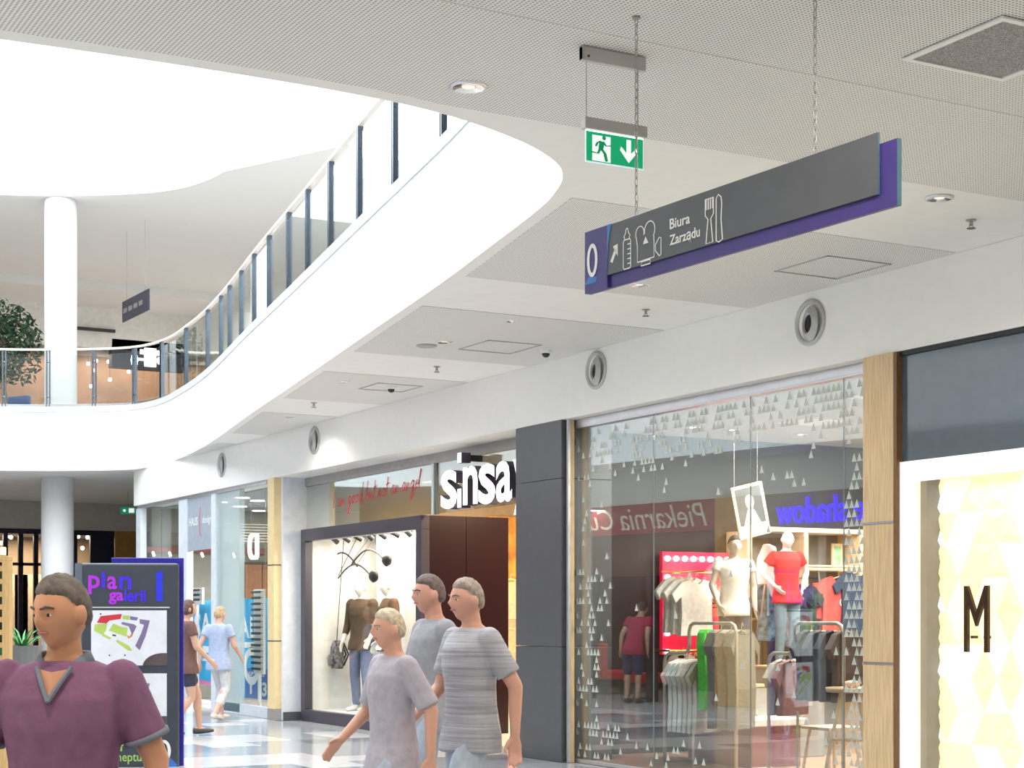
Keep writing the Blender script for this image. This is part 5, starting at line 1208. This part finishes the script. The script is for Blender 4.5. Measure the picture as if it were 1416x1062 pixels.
def mapon(dy, full):
    plate(128, 231, 844 + dy, 920 + dy, 'map_sheet', mat('map_paper', (.78, .78, .82), .35), .05, .053)
    def P(nm_, col, *polys):
        m_ = MB()
        for q in polys: m_.prism([U(x, y + dy) for x, y in q], .0532, .0545, IB)
        m_.build(nm_, mat('map_%s' % nm_, col, .5), ib)
    P('red_zone', (.6, .03, .05), [(141, 852), (158, 850), (170, 849), (168, 856), (153, 858), (149, 862), (136, 861)])
    P('green_zone', (.45, .6, .12), [(133, 863), (150, 862), (148, 872), (144, 878), (132, 872)], [(158, 862), (170, 867), (178, 868), (176, 880), (152, 872)], [(144, 876), (156, 882), (153, 884), (143, 879)], [(163, 884), (180, 893), (184, 900), (178, 899), (162, 887)], [(171, 851), (180, 851), (180, 857), (171, 856)])
    P('purple_zone', (.22, .16, .3), [(181, 852), (192, 854), (190, 858), (181, 857)], [(170, 860), (186, 863), (190, 866), (184, 878), (179, 866), (169, 863)], [(194, 856), (208, 858), (202, 880), (194, 899), (188, 893), (196, 876), (200, 864), (194, 862)])
    P('orange_zone', (.7, .25, .08), [(176, 878), (180, 880), (186, 872), (184, 880), (179, 883)])
    P('black_marks', (.02, .02, .02), [(140, 848), (142, 848), (142, 850), (140, 850)], [(157, 877), (162, 878), (162, 880), (157, 879)], [(173, 905), (175, 905), (175, 907), (173, 907)], [(152, 905), (154, 905), (154, 907), (152, 907)])
    m_ = MB(); m_.prism([U(x, y + dy) for x, y in arc(226, 922, 28, 19, 180, 270, 14) + [(231, 903), (231, 920), (198, 920)]], .0533, .056, IB); m_.build('brown_corner', mat('board_corner', (.1, .07, .075), .4), ib)
mapon(0, True); mapon(87, True)
m = MB()
m.prism([U(x, y) for x, y in ((204, 1010), (216, 1025), (245, 1060), (216, 1062), (222, 1055))], .0505, .052, IB); m.prism([U(x, y) for x, y in ((200, 1009), (222, 1058), (246, 1058))], .0505, .0515, IB); m.build('blue_flash', mat('board_blue', (.04, .16, .5), .4), ib)
m = MB(); stroke(m, [U(x, y) for x, y in arc(227, 1038, 7.5, 13, 0, 360, 24)[:-1]], .03, .053, .002, IB, True); m.build('numeral_zero', PRINT, ib)
def fig(px, mm):
    m_ = MB(); c = U(px, 1031); m_.prism(arc(c[0], c[1] + .06, .022, .022, 0, 360, 12)[:-1], .051, .053, IB); stroke(m_, [(c[0] - .04, c[1] + .03), (c[0], c[1]), (c[0] + .04, c[1] + .03)], .025, .051, .002, IB); stroke(m_, [(c[0], c[1] + .01), (c[0], c[1] - .05)], .03, .051, .002, IB); m_.build('logo_figure', mm, ib)
LG = mat('logo_green', (.35, .55, .12), .5); fig(157, mat('logo_red', (.65, .06, .06), .5)); fig(168, LG)
put('a', 152, 160, 1046, 1053, LG, bold=.01); put('neptun', 163, 204, 1042, 1056, LG, bold=.01)

# ------------------------------------------------------------------ slatted wooden kiosk at the edge, spiky plant
kq = onD(15, 855, 13.2); KZ = EYE + (855 - 776) * 13.2 / FPX
kk = thing('kiosk', 'pale wooden kiosk frame with dark and green slots at the frame edge', 'kiosk', (kq.x, kq.y, 0), -YAW)
KW = mat('kiosk_wood', (.66, .42, .17), .5, var=.15, stretch=(12, 12, 1))
MB().box(-.055, .0, -.05, .05, 0, KZ).build('upright', KW, kk, bevel=.004); MB().box(-.6, -.545, -.05, .05, 0, KZ).build('upright', KW, kk, bevel=.004); MB().box(-.6, .0, -.05, .05, KZ, KZ + .04).build('top_beam', KW, kk, bevel=.004)
for k in range(11): MB().box(-.545, -.055, -.04, .04, KZ - .08 - .1 * k, KZ - .04 - .1 * k).build('slat', KW, kk)
MB().box(-.545, -.055, .1, .12, .0, KZ - .03).build('back_panel', mat('kiosk_dark', (.06, .07, .07), .6), kk)
for k in range(4): MB().box(-.545, -.056, .02, .03, KZ - 1.02 + .1 * k - .02, KZ - .98 + .1 * k).build('green_bottle_row', mat('green_slot', (.02, .28, .12), .4), kk)
MB().box(-.6, .0, -.1, .1, .0, .45).build('base_board', KW, kk)
t = thing('candle_lamp', 'small glowing orange cylinder lamp standing on the wooden kiosk', 'lamp', (onD(4.5, 800, 13.2).x, onD(4.5, 800, 13.2).y, KZ + .04)); MB().lathe([(.022, 0), (.022, .065), (.018, .07)], 14).build('shade', mat('orange_glow', (1, .6, .3), .4, emit=2.5, ecol=(1, .55, .25)), t); MB().lathe([(.026, -.0), (.026, .008)], 14).build('foot', DARK, t)
pq = onD(31, 893, 14.5)
t = thing('potted_plant', 'spiky green potted plant beside the wooden kiosk', 'plant', (pq.x, pq.y, 0)); GRN = mat('fresh_leaf', (.06, .3, .07), .5, var=.3)
MB().lathe([(.12, 0), (.17, pq.z), (.15, pq.z), (.14, pq.z - .04)], 20).build('pot', mat('grey_planter', (.2, .2, .2), .5), t)
for k in range(22):
    a = k * 2.4; ln = .2 + .15 * rnd.random(); up_ = .12 + .22 * rnd.random(); m = MB(); F = frame((0, 0, pq.z - .03), (math.cos(a), math.sin(a), 0), (-math.sin(a), math.cos(a), 0), (0, 0, 1))
    for u0, u1 in ((0, .5), (.5, 1)):
        w0, w1 = .014 * (1 - u0 * .8), .014 * (1 - u1 * .8) * (0.05 if u1 == 1 else 1)
        g = lambda u: (ln * u, up_ * (1.6 * u - .8 * u * u))
        a0, a1 = g(u0), g(u1); m.add([F(a0[0], -w0, a0[1]), F(a0[0], w0, a0[1]), F(a1[0], w1, a1[1]), F(a1[0], -w1, a1[1]), F(a0[0], 0, a0[1] - .003), F(a1[0], 0, a1[1] - .003)], [(0, 1, 2, 3), (1, 0, 4), (0, 3, 5, 4), (2, 1, 4, 5)])
    m.build('leaf', GRN, t)

# ------------------------------------------------------------------ far shop on the ground floor
t = thing('shopfront', 'dark framed far shopfront with tall panes behind the round column', 'shopfront', (4, 38.05, 0))
def zf(py): return onY(30, py, 38).z
for px in (-70, 8, 29, 50, 104, 128): x = onY(px, 800, 38).x - 4; MB().box(x - .05, x + .05, -.05, .05, 0, H1 - .006).build('mullion', NAVY, t)
xx = 10.7 - 4; MB().box(-4, xx, -.06, .06, zf(738), H1 - .005).build('header', NAVY, t); MB().box(-4, xx, -.05, .05, zf(782), zf(778)).build('transom', NAVY, t)
MB().box(onY(131, 800, 38).x - 4, xx, -.04, .04, 0, H1 - .006).build('dark_panel', NAVY, t)
for a, b in ((-70, 8), (8, 29), (29, 50), (50, 104), (104, 131)): MB().box(onY(a, 800, 38).x - 4 + .05, onY(b, 800, 38).x - 4 - .05, -.005, .005, .05, zf(738)).build('glass_pane', CLEARG, t)
for k, (px, py) in enumerate(((2, 751), (9, 742), (15, 743), (108, 742), (121, 743), (114, 758))):
    p = onY(px, py, 39.2); s_ = thing('pendant_lamp', 'tiny bright pendant lamp inside the far dark shopfront, %s of six' % ORD[k], 'lamp', p, 0, 'pendant lamps in the far shop'); MB().ball((0, 0, 0), .05, n=10, m=6).build('bulb', mat('far_bulb', (1, .95, .85), .4, emit=3), s_); MB().tube([(0, 0, .05), (0, 0, H1 - .05 - p.z)], .006, 6).build('cord', BLACK, s_)
for px, lb in ((18, 'beige wall panel deep in the far shop beside the kiosk'), (40, 'beige wall panel deep in the far shop beside the round column')):
    p = onY(px, 850, 40.5); o = MB().box(-.35, .35, -.03, .03, 0, zf(790)).build('wall_panel', mat('beige_panel', (.62, .48, .34), .6), None, bevel=.01); o.location = (p.x, 40.5, 0); tag(o, lb, 'panel')
lamp('shop_lamp', 'AREA', (8.5, 39.8, 3.35), 220, (1, .82, .62), 4, 1)

# ------------------------------------------------------------------ upper floor: shop, logo fascia, ficus
def zu(py): return onY(200, py, 40.6).z
t = thing('upper_shop_fascia', 'dark upper shop fascia carrying a white puzzle-like emblem', 'sign', (onY(161, 470, 40.3).x, 40.7, 0)); fw_ = onY(262, 470, 40.3).x - onY(161, 470, 40.3).x; z0, z1 = onY(200, 507, 40.3).z, onY(200, 468, 40.3).z
MB().box(0, fw_, 0, .3, z0, z1).build('fascia_panel', mat('fascia_navy', (.03, .03, .045), .5), t)
MB().box(.35, .4, .1, .2, z1, 8.052).build('hanger', BLACK, t); MB().box(fw_ - .5, fw_ - .45, .1, .2, z1, 8.052).build('hanger', BLACK, t)
def E_(px, py): q = onY(px, py, 40.3); return (q.x - t.location.x, q.z)
m = MB()
for a in (((200, 480), (232, 489)), ((206, 478), (222, 505)), ((196, 492), (230, 498)), ((188, 488), (196, 502))):
    p, q = E_(*a[0]), E_(*a[1]); m.box(p[0], q[0], -.05, 0.0, q[1], p[1])
for c in ((228, 496), (192, 495)): p = E_(*c); m.prism(arc(p[0], p[1], .09, .1, 0, 360, 14)[:-1], 0, .055, lambda x, y, z: (x, -z, y))
m.build('emblem', mat('lit_emblem', (1, 1, 1), .4, emit=1.6), t)
# beam edge and dark strip
o = MB().box(onY(106, 460, 40.6).x, onY(160, 465, 40.6).x, 40.62, 40.69, zu(463), zu(459)).build('trim_2', DARK); struct(o)
BRW = mat('copper_panel', (.45, .22, .12), .45, var=.15)
t = thing('panelling', 'copper brown wall panels of the upper shop behind the railing', 'wall panel', (onY(150, 520, 41.7).x, 41.77, HF))
for k in range(4): MB().box(k * .75, k * .75 + .73, -.04, 0, .0, 1.75 if k % 2 else 1.72).build('panel', BRW, t, bevel=.005)
t = thing('shop_counter', 'long low wooden counter in the upper shop behind the railing', 'counter', (onY(115, 560, 41.2).x, 41.2, HF)); MB().box(0, 4.5, -.2, .25, .0, .42).build('body', BRW, t); MB().box(-.05, 4.55, -.25, .3, .42, .48).build('top', PINE, t)
p = onY(219, 550, 41.0); person('mannequin', 'white-shirted display figure in the upper shop under the emblem', (p.x, 41.0 - .25, HF), R(180), 1.6, .02, skin=(.6, .38, .25), hair='short', haircol=(.4, .2, .08), top=(.85, .85, .85), sleeve=.5, bottom=(.25, .12, .08), shoes=(.1, .1, .1), face=False, cat='mannequin')
for k, (px, py) in enumerate(((122, 503), (131, 512), (150, 500), (157, 500), (133, 499), (178, 514), (152, 525), (126, 534))):
    p = onY(px, py, 41.6); p.z = min(p.z, 7.9); s_ = thing('pendant_lamp', 'tiny bright spot lamp in the brown upper shop, %s of eight' % ORD[k], 'lamp', p, 0, 'spot lamps in the upper shop'); MB().ball((0, 0, 0), .045, n=10, m=6).build('bulb', mat('upper_bulb', (1, .95, .9), .4, emit=6), s_); MB().tube([(0, 0, .04), (0, 0, 8.0 - p.z)], .005, 6).build('cord', BLACK, s_)
lamp('shop_lamp', 'AREA', (12, 41.3, 7.95), 45, (1, .85, .7), 6, .6)
# ficus tree in a pot, chairs with blue cushions near it
fp = onD(4, 480, 33.5); t = thing('ficus_tree', 'bushy potted ficus tree on the upper floor beside the round column', 'tree', (fp.x, fp.y, HF))
MB().lathe([(.25, 0), (.32, .4), (.29, .4), (.27, .34)], 24).build('pot', mat('pot_anthracite', (.1, .1, .11), .5), t)
m = MB(); BK = mat('ficus_bark', (.25, .16, .1), .8, var=.3)
m.tube([(0, 0, .3), (.05, 0, .7), (-.03, .02, 1.1), (.02, 0, 2.1)], [.045, .04, .035, .025], 8)
for a in range(6): m.tube([(0, 0, .85 + .1 * a), (.25 * math.cos(a * 2.1), .25 * math.sin(a * 2.1), 1.2 + .12 * a), (.5 * math.cos(a * 2.1), .5 * math.sin(a * 2.1), 1.5 + .12 * a)], [.022, .015, .006], 6)
m.build('trunk', BK, t)
for lobe, (mm, col) in enumerate((('ficus_dark_leaf', (.016, .04, .018)), ('ficus_leaf', (.03, .075, .03)), ('ficus_light_leaf', (.07, .13, .05)))):
    m = MB()
    for k in range(900 if lobe < 2 else 350):
        d = Vector((rnd.gauss(0, 1), rnd.gauss(0, 1), rnd.gauss(0, 1))).normalized(); rr_ = rnd.random() ** .33 * (1 + .12 * math.sin(5 * d.x + 3 * d.z) * math.cos(4 * d.y + lobe))
        c = Vector((d.x * .8 * rr_, d.y * .75 * rr_, 1.75 + d.z * .85 * rr_ * (1 if d.z > 0 else 1.1)))
        if c.z < .95 and rnd.random() < .5: continue
        a = Vector((rnd.gauss(0, 1), rnd.gauss(0, 1), rnd.gauss(-.6, .6))).normalized(); b = a.cross(Vector((rnd.gauss(0, 1), rnd.gauss(0, 1), rnd.gauss(0, 1)))).normalized(); L_ = .055 + .03 * rnd.random()
        m.add([c - a * L_, c + b * L_ * .4, c + a * L_, c - b * L_ * .4], [(0, 1, 2, 3)])
    o = m.build('foliage', mat(mm, col, .5, var=.3), t); o['kind'] = 'stuff'
for k, (px, lb) in enumerate(((12, 'blue cushioned lounge chair under the ficus tree'), (50, 'blue and white lounge chair between ficus tree and round column'))):
    p = onD(px, 560, 34.5 + 1.2 * k); t = thing('lounge_chair', lb, 'chair', (p.x, p.y, HF), -YAW + R(150 - 60 * k)); BL_ = mat('blue_fabric_%d' % k, ((.05, .16, .4), (.5, .55, .62))[k], .8)
    MB().box(-.3, .3, -.3, .3, .25, .42).build('seat', BL_, t, bevel=.04); MB().box(-.3, .3, -.34, -.22, .38, .85).build('backrest', BL_, t, bevel=.04)
    for a in (-.25, .25):
        for b in (-.25, .25): MB().tube([(a, b, .25), (a * 1.1, b * 1.1, 0)], .018, 8).build('leg', PINE, t)
p = onD(46, 555, 35.2); t = thing('wood_post', 'pale wooden display post beside the column on the upper floor', 'post', (p.x, p.y, HF), -YAW); MB().box(-.09, .09, -.09, .09, 0, .75).build('shaft', PINE, t, bevel=.01); MB().box(-.12, .12, -.12, .12, 0, .05).build('foot', PINE, t)

# ------------------------------------------------------------------ bakery and shop across the walkway (seen in the shop glass)
bk = thing('bakery_front', 'bakery front with dark red fascia across the walkway, seen mirrored in the shop glass', 'shopfront', (0, 0, 0))
MB().box(.0, 8.2, 2.93, H1 - .003, -.2, .02, LF).build('fascia_panel', mat('bordeaux_fascia', (.32, .015, .025), .5), bk)
m = MB(); CRM = mat('cream_lettering', (.9, .82, .66), .5)
m.join(text('Piekarnia', .4, 2.1, .01, -.005, shear=.35, align='L'), lambda x, y, z: LF(x + .2, y + 3.0, z + .021)); m.join(text('Cukiernia', .36, 2.2, .01, -.005, shear=.35, align='L'), lambda x, y, z: LF(x + 2.5, y + 3.03, z + .021)); m.build('lettering', CRM, bk)
MB().box(0, 8.2, 2.2, 2.93, -.22, -.05, LF).build('brown_beam', mat('bakery_brown', (.09, .035, .025), .5), bk)
for a in (0.01, 1.6, 3.2, 4.8, 6.4): MB().box(a, a + .14, 0, 2.2, -.22, -.05, LF).build('post', DARK, bk)
for a in (1.9, 2.9): MB().box(a, a + .6, 1.5, 2.15, -3.98, -3.95, LF).build('lit_pane', mat('pale_lit_pane', (.7, .8, .9), .4, emit=.8), bk)
t = thing('pillar', 'orange oak pillar at the bakery corner, mirrored in the shop glass', 'pillar', (0, 0, 0)); MB().box(-.85, -.01, 0, H1 - .003, -.3, .06, LF).build('oak_panel', mat('orange_oak', (.6, .3, .08), .45, var=.15), t)
def armchair(s_, n_, lb):
    p = LF(s_, 0, n_); t_ = thing('armchair', lb, 'chair', p, R(100)); RC = mat('red_leather', (.5, .01, .015), .4)
    MB().box(-.3, .3, -.3, .3, .28, .46).build('seat', RC, t_, bevel=.04); MB().box(-.3, .3, -.36, -.24, .3, .98).build('backrest', RC, t_, bevel=.04)
    for a in (-.25, .25):
        for b in (-.25, .25): MB().box(a - .02, a + .02, b - .02, b + .02, 0, .28).build('leg', DARK, t_)
armchair(2.6, -.9, 'red armchair of the bakery terrace, mirrored in the shop glass'); armchair(4.2, -1.6, 'second red armchair further inside the bakery')
p = LF(1.5, 0, .5); person('person', 'man in dark red shirt and navy shorts bending by the bakery', p, R(60), 1.8, .016, skin=(.5, .3, .2), hair='short', haircol=(.06, .05, .04), top=(.33, .02, .06), sleeve=.5, bottom=(.03, .04, .1), leg_to='knee', lean=.5, face=False)
lamp('shop_lamp', 'AREA', LF(3, 3.38, -1.6), 160, (1, .86, .7), 4, 1.2)  # area light with no fitting, added to brighten the bakery interior
gs = thing('grey_shopfront', 'grey shopfront with blue neon name across the walkway, mirrored in the shop glass', 'shopfront', (0, 0, 0))
MB().box(-8.99, -.87, 2.75, H1 - .002, -.2, .0, LF).build('fascia_panel', mat('taupe_fascia', (.3, .28, .26), .6), gs)
m = MB(); a, b = -1.35, -4.0; m.join(text('e shadow', .42, 1.75, .05, .0, align='R'), lambda x, y, z: LF(x + a, y + 2.95, z + .01)); m.build('lettering', mat('blue_neon', (.05, .03, .8), .4, emit=3.5, ecol=(.05, .02, 1)), gs)
for k in range(5): MB().box(-8.98 + k * 1.7, -9 + k * 1.7 + .08, 0, 2.75, -.18, -.06, LF).build('post', GREYM, gs)
lamp('shop_lamp', 'AREA', LF(-4, 3.3, -2), 120, (1, .85, .7), 2)

# man in the plum polo shirt, walking towards the camera
person('person', 'man in a plum polo shirt with grey collar walking past the information board', to_px(88, 4.75), math.atan2(-FWD.y, -FWD.x) - R(90) - R(4), 1.575, .0075,
       skin=(.56, .27, .15), hair='short', haircol=(.13, .11, .09), top=(.2, .085, .165), sleeve=.72, bottom=(.2, .2, .24), collar=(.16, .18, .22), head_turn=R(-28), nod=R(6),
       pose=dict(walkL, elR=(.3, -.03, 1.16), wrR=(.36, .06, .93), elL=(-.28, -.06, 1.16), wrL=(-.3, .02, .92)), slim=1.06)
# woman with brown top near the board, walking away to the optician's
person('person', 'woman in brown top and dark shorts with shoulder bag strap walking beside the board', to_px(258, 20.6), -YAW - R(60), 1.68, .013, skin=(.55, .34, .24), hair='bob', haircol=(.12, .07, .05),
       top=(.16, .08, .07), sleeve=.5, bottom=(.03, .03, .06), leg_to='thigh', shoes=(.06, .05, .05), pose=walkL, face=False)
# woman in pale blue, back to the camera
person('person', 'short-haired woman in pale blue blouse and white cropped trousers seen from behind', to_px(303, 23.6), -YAW - R(25), 1.62, .013, skin=(.6, .36, .28), hair='short', haircol=(.45, .33, .2),
       top=(.36, .43, .6), sleeve=.5, bottom=(.58, .58, .6), leg_to='calf', shoes=(.6, .56, .5), pose=walkL, face=False, hem=.78, dress_flare=.05)
# the three passers-by in front of the fashion shop
person('person', 'fair-haired short woman in lilac white top crossing before the display box', to_px(542, 8.35), math.pi - YAW - R(62), 1.5, .009, skin=(.62, .33, .23), hair='short', haircol=(.5, .42, .3),
       top=(.4, .37, .42), sleeve=.9, bottom=(.4, .45, .52), pose=walkL, hem=.8)
person('person', 'tall man in light grey striped T-shirt crossing before the maroon side of the display box', to_px(650, 8.7), math.pi - YAW - R(58), 1.66, .009, skin=(.6, .32, .23), hair='short', haircol=(.3, .24, .2),
       top=(.36, .36, .39), sleeve=.75, stripes=True, bottom=(.4, .46, .52), pose=walkL, slim=1.1)
person('person', 'man in grey shirt half hidden behind the fair-haired woman and the taller man', to_px(598, 9.9), math.pi - YAW - R(66), 1.71, .01, skin=(.58, .3, .22), hair='short', haircol=(.14, .1, .09),
       top=(.3, .3, .33), sleeve=.75, bottom=(.33, .38, .45), pose=walkL)
